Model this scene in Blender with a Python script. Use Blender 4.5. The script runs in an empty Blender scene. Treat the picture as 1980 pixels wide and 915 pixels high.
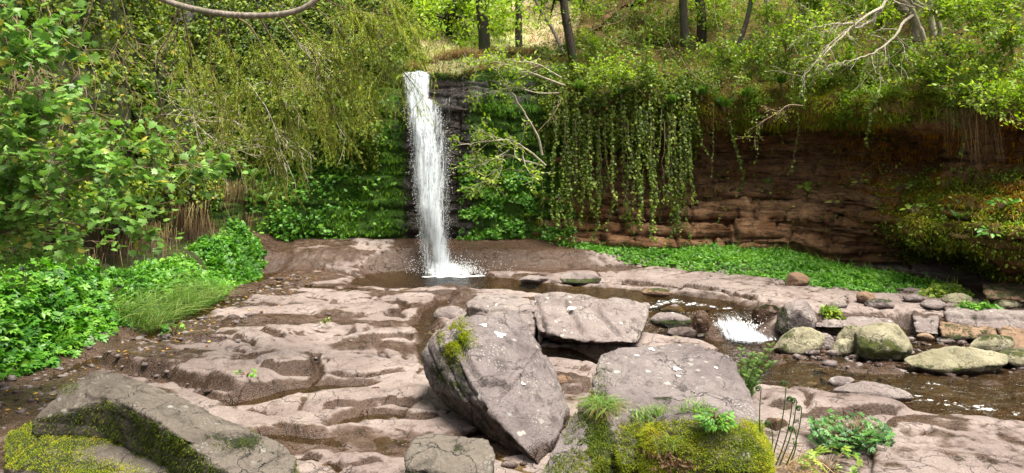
import bpy, math
import numpy as np

# ------------------------------------------------------------------ camera, world, sun, exposure
S = bpy.context.scene
COL = S.collection
F = 1450.0            # focal length in photo pixels (1980 wide)
EYE = 2.2             # eye height above the rock bed
HZ = 300.0            # photo row of the horizon

cam_d = bpy.data.cameras.new('camera')
cam = bpy.data.objects.new('camera', cam_d)
COL.objects.link(cam)
cam.location = (0, 0, EYE)
cam.rotation_euler = (math.radians(90), 0, 0)
cam_d.sensor_width = 36
cam_d.lens = 36 * F / 1980
cam_d.shift_y = (HZ - 457.5) / 1980
cam_d.clip_start = 0.05
cam_d.clip_end = 500
S.camera = cam

SUN_DIR = np.array([0.26, -0.20, 0.95]); SUN_DIR /= np.linalg.norm(SUN_DIR)
elev = math.asin(SUN_DIR[2])
azim = math.atan2(SUN_DIR[0], SUN_DIR[1])
world = bpy.data.worlds.new('World'); S.world = world
world.use_nodes = True
wn = world.node_tree; wn.nodes.clear()
sky = wn.nodes.new('ShaderNodeTexSky'); sky.sky_type = 'NISHITA'; sky.sun_disc = False
sky.sun_elevation = elev; sky.sun_rotation = azim; sky.dust_density = 3.0; sky.air_density = 1.0
hs = wn.nodes.new('ShaderNodeHueSaturation'); hs.inputs['Saturation'].default_value = 0.12
bg = wn.nodes.new('ShaderNodeBackground'); bg.inputs['Strength'].default_value = 0.10
wo = wn.nodes.new('ShaderNodeOutputWorld')
wn.links.new(sky.outputs[0], hs.inputs['Color']); wn.links.new(hs.outputs[0], bg.inputs['Color'])
wn.links.new(bg.outputs[0], wo.inputs['Surface'])
sun_d = bpy.data.lights.new('sun', 'SUN'); sun_d.energy = 4.4; sun_d.angle = math.radians(28)
sun_d.color = (1.0, 0.94, 0.82)
sun = bpy.data.objects.new('sun', sun_d); COL.objects.link(sun)
import mathutils
sun.rotation_euler = mathutils.Vector(-SUN_DIR).to_track_quat('-Z', 'Y').to_euler()
sun.location = (3, 0, 12)
S.view_settings.view_transform = 'Standard'
S.view_settings.look = 'None'
S.view_settings.gamma = 1.0
S.view_settings.exposure = 1.32
S.view_settings.use_curve_mapping = False
S.render.engine = 'CYCLES'
cy = S.cycles
cy.max_bounces = 6; cy.diffuse_bounces = 3; cy.glossy_bounces = 2; cy.transmission_bounces = 3
cy.transparent_max_bounces = 16; cy.caustics_reflective = False; cy.caustics_refractive = False
cy.use_denoising = True

# ------------------------------------------------------------------ numbers
def PX(P):
    P = np.asarray(P, float)
    return 990 + F * P[..., 0] / P[..., 1], HZ - F * (P[..., 2] - EYE) / P[..., 1]
def at(px, py, Y):
    return np.array([(px - 990) / F * Y, Y, EYE - (py - HZ) / F * Y])
def gz(px, py, z=0.0):
    return at(px, py, F * (EYE - z) / (py - HZ))
def sstep(a, b, x):
    t = np.clip((x - a) / (b - a + 1e-12), 0, 1); return t * t * (3 - 2 * t)
def unit(v):
    v = np.asarray(v, float); return v / (np.linalg.norm(v, axis=-1, keepdims=True) + 1e-12)

_rg = np.random.default_rng(11)
_G = unit(_rg.normal(size=(256, 3)))
def _hash(ix, iy, iz, seed):
    h = (ix.astype(np.int64) * 374761393 + iy.astype(np.int64) * 668265263 + iz.astype(np.int64) * 1442695041 + seed * 974634777) & 0xffffffff
    h = ((h ^ (h >> 13)) * 1274126177) & 0xffffffff
    return (h ^ (h >> 16)) & 0xffffffff
def h01(a, b, seed=0):
    return _hash(np.asarray(a), np.asarray(b), np.asarray(a) * 0, seed) / 4294967295.0
def perlin(p, seed=0):
    p = np.asarray(p, float); i = np.floor(p); f = p - i; u = f * f * f * (f * (f * 6 - 15) + 10)
    i = i.astype(np.int64); out = 0
    for dx in (0, 1):
        for dy in (0, 1):
            for dz in (0, 1):
                g = _G[_hash(i[:, 0] + dx, i[:, 1] + dy, i[:, 2] + dz, seed) & 255]
                d = g[:, 0] * (f[:, 0] - dx) + g[:, 1] * (f[:, 1] - dy) + g[:, 2] * (f[:, 2] - dz)
                w = (u[:, 0] if dx else 1 - u[:, 0]) * (u[:, 1] if dy else 1 - u[:, 1]) * (u[:, 2] if dz else 1 - u[:, 2])
                out = out + w * d
    return out * 1.7
def worley(x, y, seed=0):
    i = np.floor(x).astype(np.int64); j = np.floor(y).astype(np.int64); f1 = np.full(x.shape, 9.); f2 = f1.copy(); idd = np.zeros(x.shape); cx = x * 0; cy = x * 0
    for di in (-1, 0, 1):
        for dj in (-1, 0, 1):
            a, b = i + di, j + dj; h1 = h01(a, b, seed); h2 = h01(a, b, seed + 1); dx, dy = a + h1 - x, b + h2 - y; r = np.hypot(dx, dy); n = r < f1
            f2 = np.where(n, f1, np.minimum(f2, r)); idd = np.where(n, h01(a, b, seed + 2), idd); cx = np.where(n, dx, cx); cy = np.where(n, dy, cy); f1 = np.where(n, r, f1)
    return f1, f2, idd, cx, cy
def fbm(p, octv=4, seed=0, gain=0.5):
    p = np.asarray(p, float); a = 1.0; o = 0; n = 0
    for k in range(octv):
        o = o + a * perlin(p * (2.03 ** k) + k * 17.3, seed + k); n += a; a *= gain
    return o / n
def seg_dist(x, y, pl):
    """distance to a polyline, and the signed side and fraction along it"""
    best = np.full(x.shape, 1e9); sd = np.zeros(x.shape); fr = np.zeros(x.shape)
    n = len(pl) - 1
    for k in range(n):
        a, b = np.asarray(pl[k][:2], float), np.asarray(pl[k + 1][:2], float); d = b - a; L2 = d @ d + 1e-9
        t = np.clip(((x - a[0]) * d[0] + (y - a[1]) * d[1]) / L2, 0, 1)
        qx, qy = x - a[0] - t * d[0], y - a[1] - t * d[1]
        r = np.hypot(qx, qy); m = r < best
        best = np.where(m, r, best); s = np.sign(d[0] * qy - d[1] * qx)
        sd = np.where(m, s * r, sd); fr = np.where(m, (k + t) / n, fr)
    return best, sd, fr
def inpoly(x, y, pl):
    r = np.zeros(x.shape, bool); n = len(pl)
    for k in range(n):
        x0, y0 = pl[k][:2]; x1, y1 = pl[(k + 1) % n][:2]
        c = ((y0 > y) != (y1 > y)) & (x < (x1 - x0) * (y - y0) / (y1 - y0 + 1e-12) + x0)
        r ^= c
    return r
def catmull(pts, n):
    P = np.asarray(pts, float); m = len(P)
    Q = np.vstack([2 * P[0] - P[1], P, 2 * P[-1] - P[-2]])
    t = np.linspace(0, m - 1 - 1e-6, n * 4); k = t.astype(int); f = (t - k)[:, None]
    a, b, c, d = Q[k], Q[k + 1], Q[k + 2], Q[k + 3]
    C = 0.5 * (2 * b + (c - a) * f + (2 * a - 5 * b + 4 * c - d) * f ** 2 + (3 * b - a - 3 * c + d) * f ** 3)
    L = np.r_[0, np.cumsum(np.linalg.norm(np.diff(C, axis=0), axis=1))]
    u = np.linspace(0, L[-1], n)
    return np.stack([np.interp(u, L, C[:, j]) for j in range(P.shape[1])], 1)

# ------------------------------------------------------------------ objects
def tag(o, label=None, cat=None, group=None, kind=None):
    if label: o['label'] = label
    if cat: o['category'] = cat
    if group: o['group'] = group
    if kind: o['kind'] = kind
    return o
def mk(name, V, faces, mats, parent=None, smooth=False, attrs=None, midx=None, origin=False):
    V = np.asarray(V, float)
    loc = np.zeros(3)
    if parent is not None:
        loc = np.array(parent['_o']); V = V - loc
    elif origin:
        loc = np.array([V[:, 0].mean(), V[:, 1].mean(), V[:, 2].min()]); V = V - loc
    me = bpy.data.meshes.new(name)
    me.vertices.add(len(V)); me.vertices.foreach_set('co', V.astype(np.float32).ravel())
    fl = [np.asarray(f, np.int64) for f in faces if len(f)]
    loops = np.concatenate([f.ravel() for f in fl]).astype(np.int32)
    tot = np.concatenate([np.full(len(f), f.shape[1]) for f in fl])
    st = np.r_[0, np.cumsum(tot)[:-1]].astype(np.int32)
    me.loops.add(len(loops)); me.loops.foreach_set('vertex_index', loops)
    me.polygons.add(len(tot)); me.polygons.foreach_set('loop_start', st)
    if smooth: me.polygons.foreach_set('use_smooth', np.ones(len(tot), bool))
    if midx is not None: me.polygons.foreach_set('material_index', np.asarray(midx, np.int32))
    for k, a in (attrs or {}).items():
        at_ = me.attributes.new(k, 'FLOAT', 'POINT'); at_.data.foreach_set('value', np.asarray(a, np.float32))
    me.update(calc_edges=True)
    for m in (mats if isinstance(mats, (list, tuple)) else [mats]): me.materials.append(m)
    o = bpy.data.objects.new(name, me); COL.objects.link(o)
    if parent is not None: o.parent = parent; o['_o'] = [float(q) for q in loc]
    elif origin:
        o.location = loc; o['_o'] = [float(q) for q in loc]
    else: o['_o'] = [0.0, 0.0, 0.0]
    return o
def empty(name, loc, label, cat, group=None):
    o = bpy.data.objects.new(name, None); COL.objects.link(o)
    o.location = [float(q) for q in loc]; o['_o'] = [float(q) for q in loc]; o.empty_display_size = 0.2
    return tag(o, label, cat, group)
def kids(o): return [c for c in bpy.data.objects if c.parent is o]
def copy_thing(o, loc, rz=0.0, sc=1.0, label=None):
    c = o.copy(); COL.objects.link(c); c.location = [float(q) for q in loc]; c.rotation_euler = (0, 0, rz); c.scale = (sc, sc, sc)
    if label: c['label'] = label
    for ch in kids(o):
        d = ch.copy(); COL.objects.link(d); d.parent = c
        for g in kids(ch):
            e = g.copy(); COL.objects.link(e); e.parent = d
    return c

class Geo:
    def __init__(s): s.V = []; s.Q = []; s.T = []; s.R = []; s.n = 0
    def add(s, V, Q=None, T=None, R=None):
        V = np.asarray(V, float)
        if len(V) == 0: return
        s.V.append(V)
        if Q is not None and len(Q): s.Q.append(np.asarray(Q) + s.n)
        if T is not None and len(T): s.T.append(np.asarray(T) + s.n)
        s.R.append(np.zeros(len(V)) if R is None else np.broadcast_to(R, (len(V),)))
        s.n += len(V)
    def tube(s, pts, rad, sides=6, R=None):
        pts = np.asarray(pts, float); n = len(pts); rad = np.broadcast_to(np.asarray(rad, float), (n,))
        t = unit(np.gradient(pts, axis=0)); up = np.array([0.31, 0.17, 0.93])
        a = unit(np.cross(t, up)); b = np.cross(t, a)
        th = np.linspace(0, 2 * np.pi, sides, endpoint=False)
        V = pts[:, None] + rad[:, None, None] * (np.cos(th)[None, :, None] * a[:, None] + np.sin(th)[None, :, None] * b[:, None])
        i = np.arange(n - 1)[:, None] * sides; j = np.arange(sides)[None]; j2 = (j + 1) % sides
        Qs = np.stack([i + j, i + j2, i + sides + j2, i + sides + j], -1).reshape(-1, 4)
        s.add(V.reshape(-1, 3), Q=Qs, R=R)
    def leaves(s, tpl, pos, nrm, grow, size, rnd):
        tv, tt = tpl; pos = np.asarray(pos, float); N = len(pos)
        if N == 0: return
        y = unit(np.asarray(grow, float)); n0 = np.asarray(nrm, float)
        x = unit(np.cross(y, n0)); z = np.cross(x, y)
        sz = np.broadcast_to(np.asarray(size, float), (N,))
        V = pos[:, None] + sz[:, None, None] * (tv[None, :, 0:1] * x[:, None] + tv[None, :, 1:2] * y[:, None] + tv[None, :, 2:3] * z[:, None])
        T = (tt[None] + (np.arange(N) * len(tv))[:, None, None]).reshape(-1, 3)
        s.add(V.reshape(-1, 3), T=T, R=np.repeat(np.broadcast_to(rnd, (N,)), len(tv)))
    def blades(s, pos, d, bend, L, w, rnd, seg=3):
        pos = np.asarray(pos, float); N = len(pos)
        if N == 0: return
        d = unit(d); L = np.broadcast_to(np.asarray(L, float), (N,)); w = np.broadcast_to(np.asarray(w, float), (N,))
        side = unit(np.cross(d, np.asarray(bend, float) + 1e-4 * np.array([1, .7, .3])))
        rows = []
        for k in range(seg + 1):
            t = k / seg
            c = pos + d * (L * t)[:, None] + np.asarray(bend) * (L * t * t)[:, None]
            ww = (w * (1 - t) ** 0.7 * 0.5 + w * 0.04)[:, None] * side
            rows += [c - ww, c + ww]
        V = np.stack(rows, 1)
        q = np.array([[2 * k, 2 * k + 1, 2 * k + 3, 2 * k + 2] for k in range(seg)])
        Q = (q[None] + (np.arange(N) * (2 * seg + 2))[:, None, None]).reshape(-1, 4)
        s.add(V.reshape(-1, 3), Q=Q, R=np.repeat(np.broadcast_to(rnd, (N,)), 2 * seg + 2))
    def build(s, name, mat, parent=None, smooth=False, origin=False):
        V = np.concatenate(s.V); fs = []
        if s.Q: fs.append(np.concatenate(s.Q))
        if s.T: fs.append(np.concatenate(s.T))
        return mk(name, V, fs, mat, parent, smooth, {'rnd': np.concatenate(s.R)}, origin=origin)

def fan(outline, cz=0.04):
    o = np.asarray(outline, float)
    tv = np.vstack([[0, 0.42, cz], np.c_[o, -0.06 * np.abs(o[:, 0]) ** 1.0 - 0.05 * o[:, 1] ** 2]])
    n = len(o); tt = np.array([[0, 1 + k, 1 + (k + 1) % n] for k in range(n)])
    return tv, tt
IVY = fan([(0, 0), (.28, -.06), (.5, .2), (.3, .42), (.36, .7), (.1, .72), (0, 1), (-.1, .72), (-.36, .7), (-.3, .42), (-.5, .2), (-.28, -.06)])
OVATE = (np.array([[0, 0, 0], [.2, .25, .06], [.26, .5, .07], [.16, .8, .03], [0, 1, -.06], [-.16, .8, .03], [-.26, .5, .07], [-.2, .25, .06], [0, .5, 0]], float),
         np.array([[0, 1, 8], [1, 2, 8], [2, 3, 8], [3, 4, 8], [4, 5, 8], [5, 6, 8], [6, 7, 8], [7, 0, 8]]))
DIAM = (np.array([[0, 0, 0], [.27, .45, .07], [0, 1, -.04], [-.27, .45, .07]], float), np.array([[0, 1, 2], [0, 2, 3]]))
LOBED = fan([(0, 0), (.2, .05), (.46, .0), (.42, .22), (.62, .42), (.36, .5), (.34, .78), (.14, .74), (0, 1.05), (-.14, .74), (-.34, .78), (-.36, .5), (-.62, .42), (-.42, .22), (-.46, 0), (-.2, .05)], .05)
def _compose(parts):
    V = []; T = []; n = 0
    for tpl, pos, ang, sc, tilt in parts:
        v, t = tpl; c, s_ = math.cos(ang), math.sin(ang)
        w = v * sc; ct, st = math.cos(tilt), math.sin(tilt)
        w = np.c_[w[:, 0], w[:, 1] * ct - w[:, 2] * st, w[:, 1] * st + w[:, 2] * ct]
        w = np.c_[c * w[:, 0] - s_ * w[:, 1], s_ * w[:, 0] + c * w[:, 1], w[:, 2]] + np.array(pos)
        V.append(w); T.append(t + n); n += len(w)
    return np.vstack(V), np.vstack(T)
TRIFOL = _compose([(DIAM, (0, .35, 0), 0, .65, -.15), (DIAM, (0, .33, 0), 1.15, .6, -.2), (DIAM, (0, .33, 0), -1.15, .6, -.2),
                   (DIAM, (0, .55, 0.02), .75, .5, -.1), (DIAM, (0, .55, 0.02), -.75, .5, -.1)])
def frond_tpl(n=13, droop=.55, w=.22):
    parts = []
    for k in range(n):
        t = .08 + .9 * k / n; y = t - .12 * droop * t * t; z = .35 * t - droop * t * t
        l = w * (math.sin(math.pi * min(1, (t + .12))) ** .7) * (1.15 - .5 * t) + .015
        for sgn in (1, -1): parts.append(((DIAM[0] * np.array([.95, 1, 1]), DIAM[1]), (0, y, z), -sgn * 1.2, l, -.25))
    V, T = _compose(parts)
    ts = np.linspace(0, 1, 9); rv = []
    for t in ts:
        y = t - .12 * droop * t * t; z = .35 * t - droop * t * t; rv += [[-.008, y, z + .004], [.008, y, z + .004]]
    rt = []
    for k in range(8): rt += [[2 * k, 2 * k + 1, 2 * k + 3], [2 * k, 2 * k + 3, 2 * k + 2]]
    return np.vstack([V, rv]), np.vstack([T, np.array(rt) + len(V)])
FROND = frond_tpl()

# ------------------------------------------------------------------ materials
MATS = {}
class NT:
    def __init__(s, name):
        s.m = bpy.data.materials.new(name); s.m.use_nodes = True; s.t = s.m.node_tree; s.t.nodes.clear()
        s.out = s.n('ShaderNodeOutputMaterial'); MATS[name] = s.m
    def n(s, ty, **kw):
        o = s.t.nodes.new(ty)
        for k, v in kw.items(): setattr(o, k, v)
        return o
    def l(s, a, b): s.t.links.new(a, b)
    def put(s, sock, v):
        if isinstance(v, bpy.types.NodeSocket): s.l(v, sock)
        elif v is not None:
            if isinstance(v, (tuple, list)) and len(v) == 3 and sock.type == 'RGBA': v = (*v, 1)
            sock.default_value = v
    def noise(s, vec, scale, detail=4, rough=.55, dist=0.0):
        o = s.n('ShaderNodeTexNoise'); s.put(o.inputs['Vector'], vec); o.inputs['Scale'].default_value = scale
        o.inputs['Detail'].default_value = detail; o.inputs['Roughness'].default_value = rough; o.inputs['Distortion'].default_value = dist
        return o.outputs['Fac']
    def vor(s, vec, scale, feature='F1'):
        o = s.n('ShaderNodeTexVoronoi'); o.feature = feature; s.put(o.inputs['Vector'], vec); o.inputs['Scale'].default_value = scale
        return o.outputs['Distance']
    def math(s, op, a, b=None, c=None, clamp=False):
        o = s.n('ShaderNodeMath', operation=op); o.use_clamp = clamp; s.put(o.inputs[0], a)
        if b is not None: s.put(o.inputs[1], b)
        if c is not None: s.put(o.inputs[2], c)
        return o.outputs[0]
    def mr(s, v, a, b, c=0.0, d=1.0):
        o = s.n('ShaderNodeMapRange'); o.interpolation_type = 'SMOOTHSTEP'; s.put(o.inputs[0], v)
        o.inputs[1].default_value = a; o.inputs[2].default_value = b; o.inputs[3].default_value = c; o.inputs[4].default_value = d
        return o.outputs[0]
    def mix(s, f, a, b):
        o = s.n('ShaderNodeMix', data_type='RGBA'); s.put(o.inputs[0], f); s.put(o.inputs[6], a); s.put(o.inputs[7], b); return o.outputs[2]
    def ramp(s, f, stops):
        o = s.n('ShaderNodeValToRGB'); e = o.color_ramp.elements
        while len(e) < len(stops): e.new(.5)
        for k, (p, c) in enumerate(stops): e[k].position = p; e[k].color = (*c, 1)
        s.put(o.inputs[0], f); return o.outputs[0]
    def attr(s, name): return s.n('ShaderNodeAttribute', attribute_name=name).outputs['Fac']
    def pos(s): return s.n('ShaderNodeNewGeometry').outputs['Position']
    def nz(s):
        o = s.n('ShaderNodeSeparateXYZ'); s.l(s.n('ShaderNodeNewGeometry').outputs['Normal'], o.inputs[0]); return o.outputs[2]
    def scale(s, vec, v):
        o = s.n('ShaderNodeMapping'); s.put(o.inputs['Vector'], vec); o.inputs['Scale'].default_value = v; return o.outputs[0]
    def bump(s, h, strength=.5, dist=.02, nrm=None):
        o = s.n('ShaderNodeBump'); s.put(o.inputs['Height'], h); o.inputs['Strength'].default_value = strength; o.inputs['Distance'].default_value = dist
        if nrm is not None: s.l(nrm, o.inputs['Normal'])
        return o.outputs[0]
    def bsdf(s, col, rough=.8, nrm=None, spec=.4):
        o = s.n('ShaderNodeBsdfPrincipled'); s.put(o.inputs['Base Color'], col); s.put(o.inputs['Roughness'], rough)
        s.put(o.inputs['Specular IOR Level'], spec)
        if nrm is not None: s.l(nrm, o.inputs['Normal'])
        return o.outputs[0]
    def done(s, sh): s.l(sh, s.out.inputs['Surface']); return s.m

def leaf_mat(name, stops, rough=.5, trans=.35, spec=.4):
    k = NT(name); c = k.ramp(k.attr('rnd'), stops)
    b = k.bsdf(c, rough, None, spec); t = k.n('ShaderNodeBsdfTranslucent')
    tc = k.n('ShaderNodeHueSaturation'); tc.inputs['Saturation'].default_value = 1.1; tc.inputs['Value'].default_value = 1.25; k.l(c, tc.inputs['Color'])
    k.l(tc.outputs[0], t.inputs['Color'])
    m = k.n('ShaderNodeMixShader'); m.inputs[0].default_value = trans; k.l(b, m.inputs[1]); k.l(t.outputs[0], m.inputs[2])
    return k.done(m.outputs[0])
def bark_mat(name, a, b, moss=None, scale=9):
    k = NT(name); p = k.pos(); n = k.noise(k.scale(p, (1, 1, .25)), scale * 3, 5, .65); n2 = k.noise(p, scale * .5, 3)
    c = k.mix(k.mr(n, .3, .7), a, b)
    if moss: c = k.mix(k.mr(n2, .48, .62), c, moss)
    return k.done(k.bsdf(c, .85, k.bump(n, .6, .02)))

IVYM = leaf_mat('ivy_leaf', [(0, (.025, .05, .007)), (.4, (.085, .14, .016)), (.75, (.19, .26, .028)), (.95, (.29, .34, .04)), (1, (.38, .30, .05))], .5, .34, .3)
BROAD = leaf_mat('broad_leaf', [(0, (.06, .14, .025)), (.5, (.15, .30, .05)), (.95, (.26, .44, .10)), (1, (.42, .38, .07))], .42, .40, .45)
FRESH = leaf_mat('fresh_leaf', [(0, (.07, .14, .018)), (.5, (.17, .28, .03)), (.9, (.30, .40, .05)), (1, (.42, .40, .06))], .42, .42)
LIME = leaf_mat('lime_leaf', [(0, (.12, .21, .02)), (.5, (.26, .40, .04)), (1, (.43, .53, .09))], .48, .48)
HERB = leaf_mat('herb_leaf', [(0, (.03, .12, .012)), (.5, (.10, .28, .025)), (1, (.23, .44, .05))], .42, .35)
DARKH = leaf_mat('dark_herb_leaf', [(0, (.015, .06, .012)), (.5, (.045, .15, .025)), (1, (.11, .26, .05))], .42, .3)
MOSSB = leaf_mat('moss_blade', [(0, (.06, .09, .01)), (.45, (.19, .25, .015)), (.8, (.36, .39, .025)), (1, (.40, .27, .03))], .8, .35, .15)
MOSSG = leaf_mat('green_moss_blade', [(0, (.03, .10, .008)), (.5, (.12, .28, .012)), (.9, (.28, .43, .02)), (1, (.40, .38, .03))], .8, .35, .15)
MOSSD = leaf_mat('dark_moss_blade', [(0, (.02, .04, .006)), (.5, (.07, .11, .010)), (.9, (.17, .20, .016)), (1, (.22, .2, .03))], .8, .3, .15)
MOSSO = leaf_mat('orange_moss_blade', [(0, (.16, .07, .01)), (.5, (.46, .20, .018)), (1, (.58, .34, .04))], .85, .3, .15)
GRASSG = leaf_mat('green_grass', [(0, (.05, .12, .02)), (.5, (.13, .25, .04)), (1, (.3, .34, .1))], .5, .35)
GRASSD = leaf_mat('dry_grass', [(0, (.12, .07, .03)), (.5, (.28, .18, .08)), (1, (.42, .32, .15))], .7, .3)
ROOTS = leaf_mat('dry_root', [(0, (.05, .025, .012)), (.5, (.15, .085, .04)), (1, (.3, .2, .1))], .8, .2)
NEEDLE = leaf_mat('needle', [(0, (.14, .20, .02)), (.5, (.34, .45, .05)), (.85, (.52, .62, .08)), (1, (.40, .27, .09))], .55, .45)
FERNM = leaf_mat('fern_leaf', [(0, (.05, .11, .02)), (.5, (.11, .22, .035)), (1, (.24, .3, .06))], .5, .4)
YFERN = leaf_mat('yellow_fern', [(0, (.2, .26, .04)), (1, (.5, .48, .12))], .5, .4)
LITTER = leaf_mat('fallen_leaf', [(0, (.1, .04, .015)), (.5, (.3, .14, .03)), (1, (.6, .42, .05))], .6, .2)
BARKD = bark_mat('dark_bark', (.018, .014, .010), (.06, .045, .032), (.03, .05, .012))
BARKP = bark_mat('pale_bark', (.20, .165, .115), (.46, .41, .32), None, 14)
BARKM = bark_mat('twig_bark', (.09, .06, .035), (.26, .19, .11), None, 14)
BARKG = bark_mat('grey_bark', (.10, .075, .06), (.30, .25, .21), (.12, .12, .07), 10)

def rock_mat(name, a, b, dark, lichen=.0, moss=(.10, .12, .012), moss2=(.03, .06, .008), wetdark=(.35, .28, .24), strat=0.0, bumpd=.03, up=0.0, crack=.35):
    """a rock face: two body tones, dark staining, pale lichen dots, moss by the 'moss' attribute, wet by the 'wet' attribute"""
    k = NT(name); p = k.pos()
    big = k.noise(p, 1.3, 5, .6, .4); mid = k.noise(p, 7, 6, .65); fine = k.noise(p, 45, 5, .7); vfine = k.noise(p, 170, 3, .7)
    layer = k.noise(k.scale(p, (.6, .6, 5)), 5, 5, .6)
    c = k.mix(k.mr(big, .35, .65), a, b)
    c = k.mix(k.math('MULTIPLY', k.mr(mid, .50, .70), .75), c, dark)
    hv = k.n('ShaderNodeHueSaturation'); k.l(c, hv.inputs['Color'])
    k.l(k.math('ADD', .10, k.math('ADD', k.math('MULTIPLY', fine, 1.05), k.math('MULTIPLY', vfine, .75))), hv.inputs['Value'])
    c = hv.outputs[0]
    if strat: c = k.mix(k.math('MULTIPLY', k.mr(layer, .5, .68), strat), c, dark)
    wv = k.n('ShaderNodeTexNoise'); k.l(p, wv.inputs['Vector']); wv.inputs['Scale'].default_value = 3.5; wv.inputs['Detail'].default_value = 4
    ws = k.n('ShaderNodeVectorMath', operation='SCALE'); k.l(wv.outputs['Color'], ws.inputs[0]); ws.inputs['Scale'].default_value = .5
    wa = k.n('ShaderNodeVectorMath', operation='ADD'); k.l(p, wa.inputs[0]); k.l(ws.outputs[0], wa.inputs[1])
    ce = k.vor(wa.outputs[0], 3.2, 'DISTANCE_TO_EDGE'); crk = k.math('MULTIPLY', k.mr(ce, .02, .003), k.mr(k.noise(p, 2.6, 3), .46, .6))
    c = k.mix(k.math('MULTIPLY', crk, crack), c, (dark[0] * .3, dark[1] * .3, dark[2] * .3))
    pit = k.math('MULTIPLY', k.mr(k.vor(p, 60), .30, .12), k.mr(k.noise(p, 6, 3), .5, .66)); c = k.mix(k.math('MULTIPLY', pit, .55), c, (dark[0] * .5, dark[1] * .5, dark[2] * .5))
    if lichen > 0:
        jig = k.n('ShaderNodeVectorMath', operation='ADD'); k.l(p, jig.inputs[0])
        nn = k.n('ShaderNodeTexNoise'); k.l(p, nn.inputs['Vector']); nn.inputs['Scale'].default_value = 30
        sc_ = k.n('ShaderNodeVectorMath', operation='SCALE'); k.l(nn.outputs['Color'], sc_.inputs[0]); sc_.inputs['Scale'].default_value = .03
        k.l(sc_.outputs[0], jig.inputs[1])
        v = k.vor(jig.outputs[0], 9); patch = k.noise(p, 2.2, 3)
        dots = k.math('MULTIPLY', k.mr(v, .26, .14), k.mr(patch, .48, .64))
        v2 = k.vor(jig.outputs[0], 42); d2 = k.math('MULTIPLY', k.mr(v2, .34, .2), k.math('MULTIPLY', k.mr(k.noise(p, 4, 3), .50, .66), .7))
        c = k.mix(k.math('MULTIPLY', k.math('MAXIMUM', dots, d2), lichen), c, (.62, .62, .56))
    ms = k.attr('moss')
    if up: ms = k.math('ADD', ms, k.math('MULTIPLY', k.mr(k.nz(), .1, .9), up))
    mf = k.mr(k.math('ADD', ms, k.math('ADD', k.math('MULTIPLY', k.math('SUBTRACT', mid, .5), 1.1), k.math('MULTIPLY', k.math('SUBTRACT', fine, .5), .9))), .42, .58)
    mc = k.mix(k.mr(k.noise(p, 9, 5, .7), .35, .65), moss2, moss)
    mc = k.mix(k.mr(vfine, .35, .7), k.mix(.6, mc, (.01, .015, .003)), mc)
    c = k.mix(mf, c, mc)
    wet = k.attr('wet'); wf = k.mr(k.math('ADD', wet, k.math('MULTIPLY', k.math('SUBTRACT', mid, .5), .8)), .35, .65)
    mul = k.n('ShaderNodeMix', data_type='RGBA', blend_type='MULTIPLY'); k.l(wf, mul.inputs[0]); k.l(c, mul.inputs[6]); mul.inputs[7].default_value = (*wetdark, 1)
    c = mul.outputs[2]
    r = k.math('SUBTRACT', k.math('ADD', .72, k.math('MULTIPLY', fine, .2)), k.math('MULTIPLY', wf, .55))
    h = k.math('ADD', k.math('MULTIPLY', mid, .9), k.math('ADD', k.math('MULTIPLY', fine, .42), k.math('ADD', k.math('MULTIPLY', vfine, .13), k.math('MULTIPLY', mf, k.math('MULTIPLY', vfine, .7)))))
    if strat: h = k.math('ADD', h, k.math('MULTIPLY', layer, .6))
    h = k.math('SUBTRACT', h, k.math('ADD', k.math('MULTIPLY', crk, .9), k.math('MULTIPLY', pit, .35)))
    return k.done(k.bsdf(c, r, k.bump(h, 1.0, bumpd)))

BED = rock_mat('river_sandstone', (.180, .137, .124), (.255, .205, .185), (.075, .052, .043), .0, bumpd=.035, wetdark=(.30, .22, .16), crack=.28)
BOULD = rock_mat('boulder_stone', (.165, .128, .124), (.235, .196, .180), (.075, .055, .050), .6, bumpd=.045)
BOULDG = rock_mat('green_tinged_stone', (.20, .18, .11), (.33, .30, .20), (.08, .07, .035), .2, moss=(.17, .20, .02), moss2=(.06, .08, .012), bumpd=.05)
BOULDL = rock_mat('lilac_stone', (.122, .098, .097), (.205, .172, .165), (.055, .042, .040), .55, bumpd=.05)
BOULDO = rock_mat('olive_grey_stone', (.088, .070, .056), (.145, .122, .100), (.034, .027, .020), .3, bumpd=.05)
BROWNR = rock_mat('brown_stone', (.17, .10, .06), (.24, .16, .10), (.06, .035, .02), .0, bumpd=.03)
CLIFFR = rock_mat('overhang_stone', (.145, .060, .018), (.27, .15, .075), (.014, .007, .003), .0, moss=(.26, .25, .018), moss2=(.22, .10, .010), strat=.85, bumpd=.07, crack=.5)
CLIFFW = rock_mat('waterfall_stone', (.07, .068, .066), (.14, .118, .105), (.02, .02, .018), .0, moss=(.13, .29, .018), moss2=(.035, .11, .008), strat=.5, bumpd=.05)
SOIL = rock_mat('bank_soil', (.035, .024, .014), (.075, .05, .028), (.012, .009, .006), .0, moss=(.10, .12, .015), moss2=(.035, .05, .008), bumpd=.05)

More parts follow.
